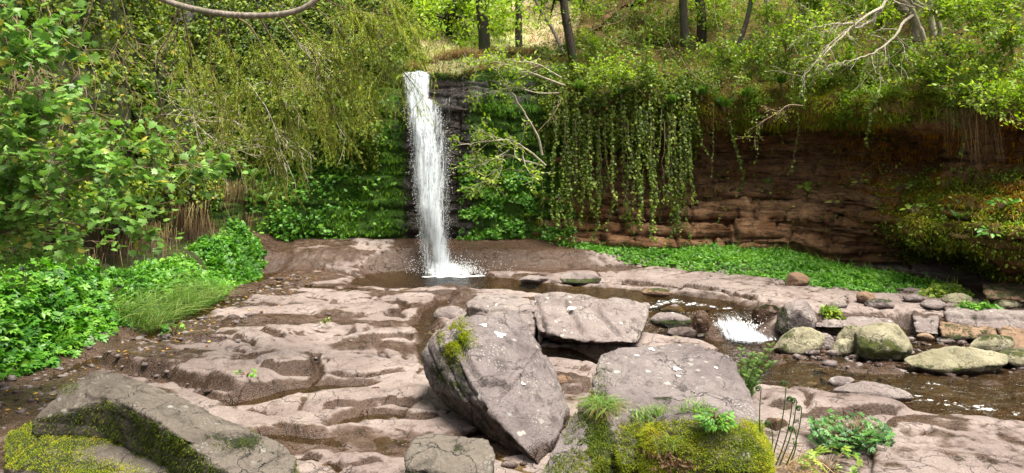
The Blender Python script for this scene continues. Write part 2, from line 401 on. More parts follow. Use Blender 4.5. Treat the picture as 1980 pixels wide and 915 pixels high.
# ------------------------------------------------------------------ the rock bed of the river
def gpl(pts, z=0.0): return [gz(a, b, z)[:2] for a, b in pts]
STEPS = [  # ledges: the far side stands up over the near side (photo pixels, height, run-out)
    ([(150, 700), (271, 726), (352, 738), (400, 752), (470, 775)], .24, 1.3),
    ([(385, 752), (420, 772), (480, 782)], .12, .4),
    ([(300, 668), (392, 673), (457, 667), (500, 690)], .10, .8),
    ([(457, 629), (517, 632), (560, 640)], .09, .7),
    ([(500, 654), (530, 668), (556, 670)], .13, .7),
    ([(488, 735), (540, 740), (600, 728), (640, 700)], .15, .9),
    ([(640, 664), (690, 676), (728, 660), (782, 652), (830, 664)], .13, .9),
    ([(655, 645), (700, 650), (745, 640)], .06, .5),
    ([(590, 610), (660, 618), (740, 612), (800, 620)], .09, .8),
    ([(560, 575), (640, 585), (720, 580)], .08, .9),
    ([(690, 596), (760, 600), (850, 592)], .08, .6),
    ([(480, 585), (540, 592), (600, 588)], .07, .7),
    ([(430, 700), (520, 712), (600, 690)], .07, .5),
    ([(600, 800), (690, 792), (760, 770), (830, 780)], .10, .6),
    ([(770, 800), (820, 806), (860, 800)], .10, .5),
    ([(520, 815), (600, 838), (700, 830)], .07, .5),
    ([(570, 880), (660, 895), (760, 880)], .08, .5),
    ([(640, 720), (700, 728), (800, 712)], .08, .6),
    ([(560, 520), (660, 530), (760, 545)], .10, 1.0),
    ([(600, 500), (700, 508), (780, 525)], .09, .9),
    ([(860, 570), (930, 585), (1010, 590)], .10, .5),
    ([(1040, 540), (1120, 548), (1180, 556)], .10, .8),
    ([(1180, 540), (1300, 556), (1400, 570), (1480, 590)], .12, 1.3),
    ([(1560, 625), (1700, 622), (1830, 622)], .08, .6),
    ([(1400, 535), (1600, 548), (1800, 575)], .08, .9),
    ([(1540, 815), (1600, 808), (1690, 805), (1740, 815)], .14, .55),
    ([(1690, 870), (1760, 850), (1900, 870)], .07, .5),
    ([(1070, 745), (1110, 752), (1150, 742)], .06, .4),
    ([(1480, 745), (1560, 755), (1590, 735)], .05, .4),
    ([(1480, 790), (1540, 800)], .06, .4),
]
POOLS = [  # hollows that hold water (photo pixels, half width, depth)
    ([(545, 545), (430, 585), (330, 620), (250, 668), (140, 705), (30, 745)], .24, .07),
    ([(465, 778), (510, 768), (570, 752), (650, 742), (690, 746)], .16, .10),
    ([(500, 838), (570, 836), (650, 850)], .10, .09),
    ([(660, 815), (700, 806), (770, 797)], .13, .10),
    ([(612, 735), (606, 700)], .06, .06),
    ([(840, 700), (835, 650), (815, 610), (870, 575)], .13, .10),
    ([(575, 553), (640, 552)], .16, .10),
    ([(745, 615), (785, 600), (760, 585)], .08, .07),
    ([(380, 560), (470, 545), (560, 500)], .35, .08),
    ([(1060, 676), (1150, 682), (1235, 678)], .26, .24),
]
UPPER = gpl([(800, 533), (870, 537), (960, 546), (1060, 557), (1180, 566), (1300, 577), (1390, 592), (1425, 600)])
LOWER = gpl([(1190, 640), (1290, 652), (1400, 672), (1500, 690), (1600, 728), (1760, 748), (1980, 780), (2300, 830)], -.27)
SHELF = gpl([(1000, 487), (1200, 497), (1400, 510), (1600, 530), (1760, 550), (1880, 570), (2050, 600)])
CASC = gpl([(1385, 600), (1420, 625), (1450, 655)])

def ground(x, y):
    sh = x.shape; x = x.ravel(); y = y.ravel(); n = len(x)
    p = np.stack([x, y, np.zeros(n)], 1)
    w = fbm(p * .6, 3, 3); w2 = fbm(p * 2.1, 4, 5)
    z = .045 * w
    # thin beds: broad flats broken by low, clean steps that run across the river
    q = np.stack([x * .34 + y * .12 + .5 * w, y * .62 - x * .10 + .35 * w2, np.full(n, .3)], 1)
    t = fbm(q, 3, 9) * 4.2; fr = t - np.floor(t)
    z += .020 * (np.floor(t) + sstep(.90, 1.0, fr) + .2 * fr)
    # joints
    j = fbm(np.stack([x * .8 - y * .5, y * 1.5 + x * .3, np.full(n, 4.)], 1), 4, 21)
    z -= .030 * np.exp(-(j / .018) ** 2) * sstep(-.15, .25, fbm(p * .9, 2, 33))
    j2 = fbm(np.stack([x * 1.7 + y * .4, y * 2.2, np.full(n, 1.)], 1), 3, 24)
    z -= .018 * np.exp(-(j2 / .015) ** 2) * sstep(0, .3, fbm(p * 1.3, 2, 36))
    wob = .14 * perlin(p * 1.5, 55) + .016 * perlin(p * 5, 56)
    z *= 1 - .65 * sstep(2.0, 2.6, x) * (1 - sstep(6.6, 7.2, y))
    for pl, A, L in STEPS:
        d, sd, f = seg_dist(x, y + wob, gpl(pl))
        e = sstep(0, .12, f) * (1 - sstep(.88, 1, f)); far = sd > 0
        z += np.where(far, .5 * A * np.exp(-(d / L) ** 1.5) * sstep(-.001, .055, d), 0) * e * (d < 3)
        z -= .05 * np.exp(-(d / .035) ** 2) * e * np.where(far, .3, 1)
    wet = np.zeros(n)
    for pl, r, dep in POOLS:
        d, sd, f = seg_dist(x + wob, y + wob, gpl(pl)); k = 1 - sstep(r * .45, r * 1.25, d)
        z = z * (1 - .8 * k) - dep * k; wet = np.maximum(wet, .75 * (1 - sstep(r * .8, r * 1.9, d)))
    # back ledge under the fall, and the gentle rise to both banks
    back = sstep(14.05, 14.75, y + .25 * wob + .0 * x) * (1 - sstep(1.2, 3.4, x))
    z = z * (1 - .5 * back) + .33 * back + .10 * sstep(14.7, 15.6, y)
    wet = np.maximum(wet, .95 * sstep(13.8, 14.2, y) * (1 - sstep(.8, 2.4, x)) * sstep(-2.9, -2.0, x))
    z += .25 * sstep(-4.5, -5.6, x) + .2 * sstep(13.0, 14.8, y) * sstep(1.5, 3.5, x) + .03
    dS, _, _ = seg_dist(x, y, SHELF); wet = np.maximum(wet, .6 * (1 - sstep(.3, 1.3, dS))); wet = np.maximum(wet, (.42 + .3 * w) * sstep(12.6, 14.2, y) * (x < 1))
    wet = np.maximum(wet, .7 * sstep(-3.5, -4.4, x + .5 * w))
    # the stream
    d, sd, f = seg_dist(x + 1.5 * wob, y + wob, UPPER); wid = .42 + .42 * sstep(.3, 0, f)
    k = 1 - sstep(wid * .6, wid * 1.5, d); z = z * (1 - k) - .24 * k; wet = np.maximum(wet, .8 * (1 - sstep(wid * .9, wid * 2.1, d)))
    d, sd, f = seg_dist(x + 1.2 * wob, y + wob, LOWER); wid = .60 + .46 * sstep(.30, .55, f)
    k = 1 - sstep(wid * .75, wid * 1.75, d); z = z * (1 - k) + (-.42 + .03 * w2) * k; wet = np.maximum(wet, .8 * (1 - sstep(wid * 1.0, wid * 1.9, d)))
    d, sd, f = seg_dist(x, y, CASC); k = 1 - sstep(.2, .5, d)
    z = np.where(k > 0, z * (1 - k) + k * (-.14 - .3 * f), z); wet = np.maximum(wet, k)
    STN = gpl([(1600, 642), (1740, 634), (1800, 645), (1850, 640), (2080, 640), (2080, 745), (1740, 712), (1500, 690), (1520, 660)], -.2)
    ins = inpoly(x, y, STN); ds, _, _ = seg_dist(x, y, STN + STN[:1]); k = np.where(ins, 1.0, 1 - sstep(0, .25, ds)) * (x < 12)
    z = z * (1 - k) + k * (-.27 + .05 * w2 + .03 * perlin(p * 7, 58)); wet = np.maximum(wet, .7 * k)
    # land between the far slabs and the stream boulders is a little lower
    far = sstep(10.2, 11.2, y) * sstep(3.2, 4.0, x); z += .06 * far
    # jointed slabs: every block sits a little higher, lower or more tilted than its neighbours
    wx_, wy_ = x + .30 * perlin(p * .9, 91) + .018 * perlin(p * 6, 92), y + .26 * perlin(p * .9, 93) + .018 * perlin(p * 6, 94)
    for sx, sy, amp, sk, gr, sd_ in ((.62, 1.35, .8, .35, .05, 95), (1.25, 2.7, .42, -.3, .05, 96)):
        f1, f2, idd, cx_, cy_ = worley(wx_ * sx + wy_ * sk, wy_ * sy - wx_ * sk * .4, sd_); eg = f2 - f1
        on_ = sstep(-.30, .0, fbm(p * .7, 2, sd_ + 5)) if sd_ == 96 else 1.0
        z += amp * on_ * (.060 * (idd - .5) + .05 * (cx_ * (h01(np.floor(idd * 1e6).astype(int), (x * 0).astype(int), 5) - .5) + cy_ * (.2 + h01(np.floor(idd * 1e6).astype(int), (x * 0).astype(int), 6)) * -.5) - .022 * np.exp(-eg / .06) - gr * np.exp(-(eg / .026) ** 2)) * (1 - .7 * sstep(.1, .4, wet))
    zq = .032; fq = z / zq + .8 * fbm(p * .6, 2, 63) + .05 * fbm(p * 4, 2, 64); k = np.floor(fq)
    z = z + .40 * zq * (k + sstep(.74, 1.0, fq - k) - fq + .15)
    z += .006 * w2 + .004 * fbm(p * 9, 4, 61) + .003 * fbm(p * 22, 3, 62)
    moss = .72 * sstep(.65, .1, dS - .1) * sstep(-.25, .2, fbm(p * 2.2, 3, 73)) + .25 * sstep(.1, .5, fbm(p * 1.1, 3, 71)) * sstep(8, 13, y) + .35 * (1 - sstep(.1, .3, np.abs(seg_dist(x, y, UPPER)[0] - .75))) * sstep(0, .3, w2)
    moss = np.maximum(moss, .42 * back * sstep(1.0, 2.4, x)) - .1 - .9 * (1 - sstep(.35, .8, seg_dist(x, y, CASC)[0]))
    return z.reshape(sh), wet.reshape(sh), moss.reshape(sh)

def grid_faces(a, b):
    i = np.arange(a - 1)[:, None] * b; j = np.arange(b - 1)[None]
    return np.stack([i + j, i + j + 1, i + b + j + 1, i + b + j], -1).reshape(-1, 4)
gy = 2.2 * np.exp(np.arange(0, math.log(17.0 / 2.2), .0028)); gx = np.arange(-8.5, 12.5, .020)
GX, GY = np.meshgrid(gx, gy)
GZ, GWET_SHADE, GMOSS = ground(GX, GY)
def blur(A, r):
    for ax in (0, 1):
        c = np.cumsum(np.concatenate([np.repeat(A.take([0], ax), r + 1, ax), A, np.repeat(A.take([-1], ax), r, ax)], ax), ax)
        n = A.shape[ax]; A = (c.take(range(2 * r + 1, 2 * r + 1 + n), ax) - c.take(range(0, n), ax)) / (2 * r + 1)
    return A
GZ = blur(GZ, 1)
hollow = np.maximum(sstep(.012, .05, blur(GZ, 11) - GZ), sstep(.005, .018, blur(GZ, 4) - GZ))      # silt and damp stay in the hollows
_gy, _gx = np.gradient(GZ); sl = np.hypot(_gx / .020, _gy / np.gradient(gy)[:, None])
_pn = np.stack([GX.ravel(), GY.ravel(), 0 * GX.ravel()], 1); film = fbm(_pn * np.array([.55, 1.3, 1]), 4, 777).reshape(GX.shape)
GWET_SHADE = np.maximum.reduce([GWET_SHADE, .78 * hollow, .66 * sstep(.5, 1.1, sl), np.where(GX < 1.2, .64, .45) * sstep(-.02, .20, film + .15 * hollow + .25 * sstep(-2.6, -3.8, GX))])     # films of water and algae in shallow sags; risers also carry painted shade
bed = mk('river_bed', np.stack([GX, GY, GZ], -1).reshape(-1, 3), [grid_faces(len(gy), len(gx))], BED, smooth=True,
         attrs={'wet': GWET_SHADE.ravel(), 'moss': GMOSS.ravel()})
tag(bed, kind='structure')
def gh(x, y):
    x = np.asarray(x, float); y = np.asarray(y, float)
    i = np.clip(np.searchsorted(gy, y), 1, len(gy) - 1); j = np.clip(np.searchsorted(gx, x), 1, len(gx) - 1)
    return GZ[i, j]
g0 = mk('ground', [(-150, -150, -.9), (150, -150, -.9), (150, 16.5, -.9), (-150, 16.5, -.9)], [[[0, 1, 2, 3]]], SOIL, attrs={'wet': [0] * 4, 'moss': [.6] * 4}); tag(g0, kind='structure')

# ------------------------------------------------------------------ water
def water_mat():
    k = NT('stream_water'); p = k.pos(); foam = k.attr('foam')
    n = k.noise(k.scale(p, (1, 1.8, 1)), 3.2, 5, .6, .5); n2 = k.noise(p, 26, 4, .65)
    b = k.bump(k.math('ADD', n, k.math('MULTIPLY', n2, .12)), .8, .10)
    tr = k.n('ShaderNodeBsdfTransparent'); tr.inputs[0].default_value = (.72, .63, .40, 1)
    gl = k.n('ShaderNodeBsdfGlossy'); gl.inputs['Roughness'].default_value = .13; k.l(b, gl.inputs['Normal'])
    fr = k.n('ShaderNodeFresnel'); fr.inputs['IOR'].default_value = 1.33; k.l(b, fr.inputs['Normal'])
    m = k.n('ShaderNodeMixShader'); k.l(k.math('MULTIPLY', fr.outputs[0], 1.0, clamp=True), m.inputs[0]); k.l(tr.outputs[0], m.inputs[1]); k.l(gl.outputs[0], m.inputs[2])
    fo = k.bsdf((.8, .82, .82), .6, k.bump(n2, .5, .02))
    m2 = k.n('ShaderNodeMixShader')
    ff = k.mr(k.math('ADD', foam, k.math('ADD', k.math('MULTIPLY', k.math('SUBTRACT', n2, .5), 1.5), k.math('MULTIPLY', k.math('SUBTRACT', n, .5), .8))), .40, .75)
    k.l(ff, m2.inputs[0]); k.l(m.outputs[0], m2.inputs[1]); k.l(fo, m2.inputs[2])
    return k.done(m2.outputs[0])
WATER = water_mat()
def level(x, y):
    lo = sstep(10.95, 10.2, y) * sstep(.6, 1.3, x)
    return -.035 - .235 * lo
wy = 4.5 * np.exp(np.arange(0, math.log(15.4 / 4.5), .0050)); wx = np.arange(-6.5, 11, .035)
WX, WY = np.meshgrid(wx, wy); WL = level(WX, WY)
p = np.stack([WX.ravel(), WY.ravel(), WX.ravel() * 0], 1)
dl, sl, fl_ = seg_dist(WX, WY, LOWER); du, su, fu = seg_dist(WX, WY, UPPER)
run = (1 - sstep(.5, 1.3, dl)); rip = fbm(p * np.array([1.6, 3.2, 1]), 3, 81).reshape(WX.shape)
rip2 = fbm(p * np.array([5., 9., 1]), 3, 83).reshape(WX.shape)
WZ = WL + rip * (.004 + .034 * run * sstep(1.5, 3.5, WX)) + rip2 * (.002 + .012 * run + .006 * (1 - sstep(.4, .9, du)))
foam = np.zeros(WX.shape)
for pl, r, a, z in (([(830, 531), (890, 531), (935, 529)], .12, .75, 0), ([(1395, 652), (1430, 658), (1500, 650)], .15, .62, -.27),
                 ([(1280, 578), (1340, 584), (1400, 592)], .10, .5, 0), ([(1255, 590), (1300, 577), (1330, 582)], .07, .55, 0),
                 ([(1690, 762), (1780, 772), (1860, 785), (1960, 800)], .045, .55, -.27), ([(1640, 745), (1720, 748), (1800, 752)], .06, .42, -.27),
                 ([(1800, 738), (1880, 762), (1980, 775)], .07, .32, -.27), ([(1900, 810), (1980, 825)], .09, .42, -.27),
                 ([(1240, 650), (1290, 655), (1330, 662)], .12, .38, -.27), ([(1495, 690), (1560, 694), (1650, 690)], .04, .35, -.27),
                 ([(960, 573), (1000, 578)], .05, .6, 0), ([(770, 728), (740, 722)], .06, .3, 0)):
    d, _, f = seg_dist(WX + .25 * rip2, WY + .25 * rip2, gpl(pl, z)); foam = np.maximum(foam, a * (1 - sstep(r * .4, r * 1.5, d)))
i = np.clip(np.searchsorted(gy, WY), 1, len(gy) - 1); j = np.clip(np.searchsorted(gx, WX), 1, len(gx) - 1)
keep = (GZ[i, j] < WL + .05)
qf = grid_faces(len(wy), len(wx)); kf = keep.ravel()[qf].any(1); qf = qf[kf]
used = np.unique(qf); remap = np.zeros(WX.size, int); remap[used] = np.arange(len(used))
wat = mk('water', np.stack([WX, WY, WZ], -1).reshape(-1, 3)[used], [remap[qf]], WATER, smooth=True, attrs={'foam': foam.ravel()[used]})
tag(wat, kind='structure')

# ------------------------------------------------------------------ cliff sheets
class Sheet:
    def __init__(s, name, path, profs, ns, nt, mat, disp, attrs, side=1):
        path = np.asarray(path, float); C = catmull(path, ns)
        T = unit(np.gradient(C, axis=0)); N = np.stack([T[:, 1], -T[:, 0]], 1) * side        # into the rock
        k = np.ones(41) / 41; pad = np.vstack([np.repeat(N[:1], 20, 0), N, np.repeat(N[-1:], 20, 0)])
        N = unit(np.stack([np.convolve(pad[:, c], k, 'valid') for c in (0, 1)], 1))
        fr = np.linspace(0, 1, ns)
        pr = []
        for f0, pl in profs: pr.append((f0, catmull(np.asarray(pl, float), nt)))
        off = np.zeros((ns, nt)); zz = np.zeros((ns, nt))
        fs = np.array([a for a, _ in pr])
        for r in range(nt):
            off[:, r] = np.interp(fr, fs, [b[r, 0] for _, b in pr]); zz[:, r] = np.interp(fr, fs, [b[r, 1] for _, b in pr])
        P = np.stack([C[:, None, 0] + N[:, None, 0] * off, C[:, None, 1] + N[:, None, 1] * off, zz], -1)
        L = np.r_[0, np.cumsum(np.linalg.norm(np.diff(C, axis=0), axis=1))]
        s.s = np.broadcast_to(L[:, None], (ns, nt)); s.inw = N
        Nn = s.normals(P)
        P = P + Nn * disp(P.reshape(-1, 3), s.s.ravel(), zz.ravel()).reshape(ns, nt)[..., None]
        s.P = P; s.N = s.normals(P); s.z = P[..., 2]
        A = attrs(P.reshape(-1, 3), s.N.reshape(-1, 3), s.s.ravel())
        s.o = mk(name, P.reshape(-1, 3), [grid_faces(ns, nt)], mat, smooth=True, attrs=A)
        tag(s.o, kind='structure')
        e1 = np.linalg.norm(np.diff(P, axis=0)[:, :-1], axis=-1); e2 = np.linalg.norm(np.diff(P, axis=1)[:-1], axis=-1)
        a = (e1 * e2).ravel(); s.cdf = np.cumsum(a) / a.sum(); s.ns, s.nt = ns, nt; s.area = a.sum()
    def normals(s, P):
        a = np.gradient(P, axis=0); b = np.gradient(P, axis=1); n = unit(np.cross(a, b))
        d = n[..., 0] * s.inw[:, None, 0] + n[..., 1] * s.inw[:, None, 1] - .3 * n[..., 2]
        return n * np.where(d.mean() > 0, -1, 1)
    def sample(s, rng, n, mask=None, box=None):
        cdf = s.cdf
        if box is not None:
            X, Y_ = PX(s.P[:-1, :-1]); ok = (X > box[0]) & (X < box[1]) & (Y_ > box[2]) & (Y_ < box[3])
            w = np.diff(np.r_[0, s.cdf]) * ok.ravel(); cdf = np.cumsum(w) / w.sum()
        c = np.searchsorted(cdf, rng.random(n)); c = np.clip(c, 0, len(s.cdf) - 1); i = c // (s.nt - 1); j = c % (s.nt - 1)
        u, v = rng.random(n), rng.random(n)
        def lerp(A):
            return (A[i, j] * ((1 - u) * (1 - v))[:, None] + A[i + 1, j] * (u * (1 - v))[:, None] + A[i, j + 1] * ((1 - u) * v)[:, None] + A[i + 1, j + 1] * (u * v)[:, None])
        P = lerp(s.P); N = unit(lerp(s.N))
        if mask is not None:
            px, py = PX(P); m = mask(P, N, px, py); m = rng.random(n) < m if m.dtype != bool else m
            P, N = P[m], N[m]
        return P, N

def bank_disp(P, s, z): return .30 * fbm(P * .9, 5, 101) + .10 * fbm(P * 3.1, 3, 103)
BANK = Sheet('earth_bank', [(-6.2, 2.0), (-5.4, 5), (-5.0, 7.5), (-4.9, 10), (-4.9, 12.5), (-5.0, 14.2), (-5.5, 15.6), (-6.5, 17.5)],
    [(0, [(0, -.4), (.35, .3), (1.0, .55), (1.25, .75), (1.15, 1.1), (1.05, 1.5), (1.3, 2.0), (1.8, 3), (2.6, 5), (4, 8.5)]),
     (.55, [(0, -.2), (.35, .35), (.9, .6), (1.1, .8), (.95, 1.15), (.8, 1.5), (1.0, 2.0), (1.4, 3), (2.1, 5), (3.4, 8.5)]),
     (1, [(0, -.1), (.25, .4), (.6, .7), (.7, .9), (.6, 1.2), (.55, 1.5), (.7, 2.0), (1.0, 3), (1.6, 5), (2.8, 8.5)])],
    420, 260, SOIL, bank_disp, lambda P, N, s: {'wet': np.full(len(P), .2), 'moss': .30 + .35 * sstep(1.6, 2.6, P[:, 2]) + .3 * (P[:, 2] < .7) - .25 * ((P[:, 2] > .7) & (P[:, 2] < 1.5))}, side=-1)

def beds(P, s, z, th, amp, bl, seed):
    zz = z + .10 * fbm(P * np.array([.5, .5, .3]), 2, seed) + .02 * s; b = np.floor(zz / th); f = zz / th - b
    off = h01(b, b * 0 + 7, seed) * 5; k = np.floor(s / (bl * (.6 + .9 * h01(b, b * 0 + 3, seed))) + off)
    fk = s / (bl * (.6 + .9 * h01(b, b * 0 + 3, seed))) + off - k
    a = amp * (h01(b, b * 0, seed + 1) * .7 + h01(b, k, seed + 2) * .5 - .5)
    a -= amp * .55 * np.exp(-(np.minimum(f, 1 - f) / .07) ** 2) + amp * .4 * np.exp(-(np.minimum(fk, 1 - fk) / .03) ** 2)
    return a
def wall_disp(P, s, z):
    m = 1 - sstep(3.7, 4.1, z)
    return m * (beds(P, s, z + .22 * fbm(P * .8, 3, 139), .19, .075, .8, 131) + beds(P, s, z + .16 * fbm(P * .7, 2, 140), .62, .15, 1.5, 137)) + .10 * fbm(P * np.array([1.1, 1.1, .8]), 3, 147) + .09 * fbm(P * 1.6, 4, 141) + .04 * fbm(P * 6, 3, 143)
def wall_attr(P, N, s):
    px, py = PX(P)
    dark = np.exp(-((px - 845) / 62) ** 2) * (1 - sstep(470, 500, py) * .3)                    # the wet bare streak behind the fall
    m = .72 - .85 * dark + .25 * sstep(560, 760, px) * (px < 780) + .10 * fbm(P * 1.5, 3, 151)
    m -= .45 * sstep(880, 900, px) * (py < 200)
    m -= .5 * sstep(.42, .30, P[:, 2]); m = np.where(P[:, 2] > 3.75, np.where(P[:, 0] < -2.6, .3, .75), m)
    m += .35 * np.exp(-((px - 945) / 35) ** 2 - ((py - 220) / 50) ** 2)
    return {'wet': np.clip(.25 + .75 * dark, 0, 1), 'moss': m}
WALL = Sheet('waterfall_cliff', [(-8.5, 15.2), (-7, 15.35), (-5, 15.5), (-3, 15.5), (-1.6, 15.45), (-.6, 15.5), (.3, 15.5), (1.4, 15.9), (2.4, 16.6)],
    [(0, [(0, -.1), (.1, .8), (.1, 1.8), (.25, 3.0), (.5, 3.9), (.9, 4.8), (1.8, 6.5), (3, 8.5)]),
     (.50, [(0, -.1), (.1, .8), (.15, 1.8), (.2, 2.9), (.35, 3.6), (.6, 4.3), (1.2, 5.2), (2.6, 6.5)]),
     (.57, [(0, -.1), (.1, .8), (.1, 1.8), (.05, 2.8), (.1, 3.4), (.35, 3.86), (1.2, 3.92), (3.0, 4.05)]),
     (.66, [(0, -.1), (.1, .8), (.1, 1.8), (.05, 2.8), (-.02, 3.32), (.35, 3.84), (1.2, 3.92), (3.0, 4.05)]),
     (.72, [(0, -.1), (.1, .8), (.1, 1.8), (.0, 2.8), (-.05, 3.3), (.2, 3.98), (.9, 4.15), (3.0, 4.6)]),
     (1, [(0, -.1), (.1, .8), (.1, 1.8), (.2, 2.8), (.2, 3.4), (.3, 4.0), (.9, 4.3), (3.0, 4.9)])],
    520, 260, CLIFFW, wall_disp, wall_attr, side=-1)

def over_disp(P, s, z):
    m = 1 - sstep(2.75, 3.1, z)
    return m * (beds(P, s, z, .17, .26, .9, 161) + beds(P, s, z, .46, .26, 1.7, 167) + .05 * fbm(P * np.array([4, 4, 9]), 3, 169)) + (.14 + .14 * (1 - m)) * fbm(P * 1.1, 4, 171) + .05 * fbm(P * 5, 3, 173)
def over_attr(P, N, s):
    px, py = PX(P); n = fbm(P * 1.2, 3, 181)
    m = .02 + .16 * n + .62 * sstep(2.95, 3.25, P[:, 2]) + .75 * sstep(1690, 1780, px) * sstep(330, 380, py + 60 * n) * (1 - sstep(500, 520, py)) * .9
    m += .55 * sstep(1520, 1680, px) * (1 - sstep(340, 380, py)) * sstep(-.1, .2, n) + .35 * sstep(1100, 1020, px) - .2 * (N[:, 2] < -.1)
    return {'wet': np.full(len(P), .12), 'moss': m}
OVER = Sheet('overhanging_cliff', [(-.1, 16.3), (.4, 15.7), (1.4, 15.4), (2.6, 15.3), (4.4, 15.2), (5.5, 14.7), (6.4, 13.4), (7.6, 11.4), (9.2, 9), (11.5, 6.5)],
    [(0, [(0, -.1), (.1, .9), (.1, 1.6), (.2, 2.4), (.3, 2.9), (.3, 3.4), (.6, 3.9), (1.5, 4.6), (3.5, 5.8), (8, 8.5)]),
     (.09, [(-.3, 0), (-.3, .42), (-.05, .46), (-.08, .8), (.15, .86), (.15, 1.15), (.4, 1.3), (.5, 2.0), (.4, 2.6), (.05, 3.0), (.0, 3.5), (.7, 4.1), (2.5, 5.3), (7, 8.5)]),
     (.21, [(-.5, 0), (-.5, .40), (-.22, .44), (-.24, .72), (.0, .77), (-.02, 1.02), (.28, 1.07), (.28, 1.32), (.75, 1.4), (1.1, 2.0), (.55, 2.62), (.0, 2.95), (.0, 3.5), (2.0, 5.0), (7, 8.5)]),
     (.33, [(-.5, 0), (-.5, .36), (-.25, .40), (-.28, .75), (-.02, .80), (-.02, 1.12), (.30, 1.17), (.32, 1.45), (.7, 1.52), (1.2, 2.1), (.8, 2.72), (.15, 2.92), (.2, 3.35), (2.0, 4.7), (7, 8)]),
     (.43, [(-.1, -.1), (-.1, .5), (.08, .54), (.05, .98), (.3, 1.03), (.32, 1.4), (.6, 1.46), (1.0, 1.85), (1.4, 2.2), (1.0, 2.75), (.05, 2.92), (.1, 3.3), (1.8, 4.4), (6, 8)]),
     (.49, [(1.4, -.1), (1.4, .45), (.2, .95), (.3, 1.5), (1.5, 2.1), (1.0, 2.72), (-.45, 2.9), (.2, 3.3), (1.8, 4.2), (6, 8)]),
     (.545, [(1.5, -.1), (1.4, .45), (.0, .80), (-.5, 1.1), (.1, 1.55), (.7, 2.0), (.75, 2.6), (.05, 2.9), (.3, 3.3), (1.8, 4.2), (6, 8)]),
     (.60, [(.5, -.1), (.2, .4), (-.6, .75), (-.7, 1.1), (-.1, 1.6), (.6, 2.0), (.6, 2.5), (.15, 2.9), (.4, 3.3), (1.8, 4.2), (6, 8)]),
     (1, [(.2, -.1), (.2, .5), (-.1, 1.0), (.1, 1.6), (.3, 2.2), (.3, 2.6), (.2, 2.9), (.7, 3.2), (1.8, 4.4), (6, 8)])],
    640, 400, CLIFFR, over_disp, over_attr, side=-1)

# the hillside above the fall
def hill_mat():
    k = NT('hillside'); p = k.pos(); a = k.noise(p, .35, 4, .6); b = k.noise(k.scale(p, (1, 1, 2.5)), 3.0, 6, .7)
    c = k.mix(k.mr(a, .44, .58), (.36, .24, .15), (.24, .34, .06)); c = k.mix(k.mr(b, .35, .7), c, (.46, .40, .22))
    return k.done(k.bsdf(c, .9, k.bump(b, .8, .15)))
hx = np.linspace(-34, 44, 200); hy = np.linspace(16.4, 70, 160); HX, HY = np.meshgrid(hx, hy)
def hill_z(x, y):
    sh = np.shape(x); x = np.ravel(x); y = np.ravel(y)
    z = 3.78 + .40 * np.maximum(y - 17.6, 0) + .012 * np.maximum(y - 17.6, 0) ** 2 * (y < 999) + .12 * np.maximum(np.abs(x + 1.2) - 1.2, 0) * sstep(16.5, 20, y)
    return (z + .25 * fbm(np.stack([x * .4, y * .4, x * 0], 1), 4, 201) * sstep(16.5, 19, y)).reshape(sh)
HZV = hill_z(HX, HY)
hill = mk('hillside', np.stack([HX, HY, HZV], -1).reshape(-1, 3), [grid_faces(160, 200)], hill_mat(), smooth=True); tag(hill, kind='structure')

# ------------------------------------------------------------------ boulders
def remesh(V, vox, smooth_it=3, hulls=None):
    import bmesh
    bm = bmesh.new()
    for H in (hulls if hulls is not None else [V]):
        b2 = bmesh.new()
        for v in H: b2.verts.new([float(q) for q in v])
        r = bmesh.ops.convex_hull(b2, input=b2.verts)
        dead = {e for e in list(r['geom_interior']) + list(r['geom_unused']) if isinstance(e, bmesh.types.BMVert)}
        for v in dead: b2.verts.remove(v)
        bmesh.ops.recalc_face_normals(b2, faces=b2.faces)
        me2 = bpy.data.meshes.new('t'); b2.to_mesh(me2); b2.free(); bm.from_mesh(me2); bpy.data.meshes.remove(me2)
    me = bpy.data.meshes.new('t'); bm.to_mesh(me); bm.free()
    o = bpy.data.objects.new('t', me); COL.objects.link(o)
    m = o.modifiers.new('r', 'REMESH'); m.mode = 'VOXEL'; m.voxel_size = vox
    if smooth_it: s_ = o.modifiers.new('s', 'SMOOTH'); s_.iterations = smooth_it; s_.factor = .5
    dg = bpy.context.evaluated_depsgraph_get(); dg.update()
    ev = o.evaluated_get(dg); em = ev.to_mesh()
    n = len(em.vertices); V = np.zeros(n * 3, np.float32); em.vertices.foreach_get('co', V); V = V.reshape(-1, 3).astype(float)
    N = np.zeros(n * 3, np.float32); em.vertex_normals.foreach_get('vector', N); N = N.reshape(-1, 3).astype(float)
    Q = []; T = []
    lt = np.zeros(len(em.polygons), np.int32); em.polygons.foreach_get('loop_total', lt)
    ls = np.zeros(len(em.polygons), np.int32); em.polygons.foreach_get('loop_start', ls)
    li = np.zeros(len(em.loops), np.int32); em.loops.foreach_get('vertex_index', li)
    q = ls[lt == 4]; t = ls[lt == 3]
    Q = li[q[:, None] + np.arange(4)] if len(q) else np.zeros((0, 4), int); T = li[t[:, None] + np.arange(3)] if len(t) else np.zeros((0, 3), int)
    ev.to_mesh_clear(); bpy.data.objects.remove(o); bpy.data.meshes.remove(me)
    return V, N, [f for f in (Q, T) if len(f)]
def lay(P, seed, amp, thick, axis):
    """split edges along the bedding: small steps where beds have broken off"""
    h = P @ np.asarray(axis) / thick + .6 * fbm(P * 1.5, 2, seed); b = np.floor(h); f = h - b
    return amp * (h01(b.astype(int), b.astype(int) * 0 + seed, seed) - .5) - amp * .6 * np.exp(-(np.minimum(f, 1 - f) / .06) ** 2)
ROCKS = {}
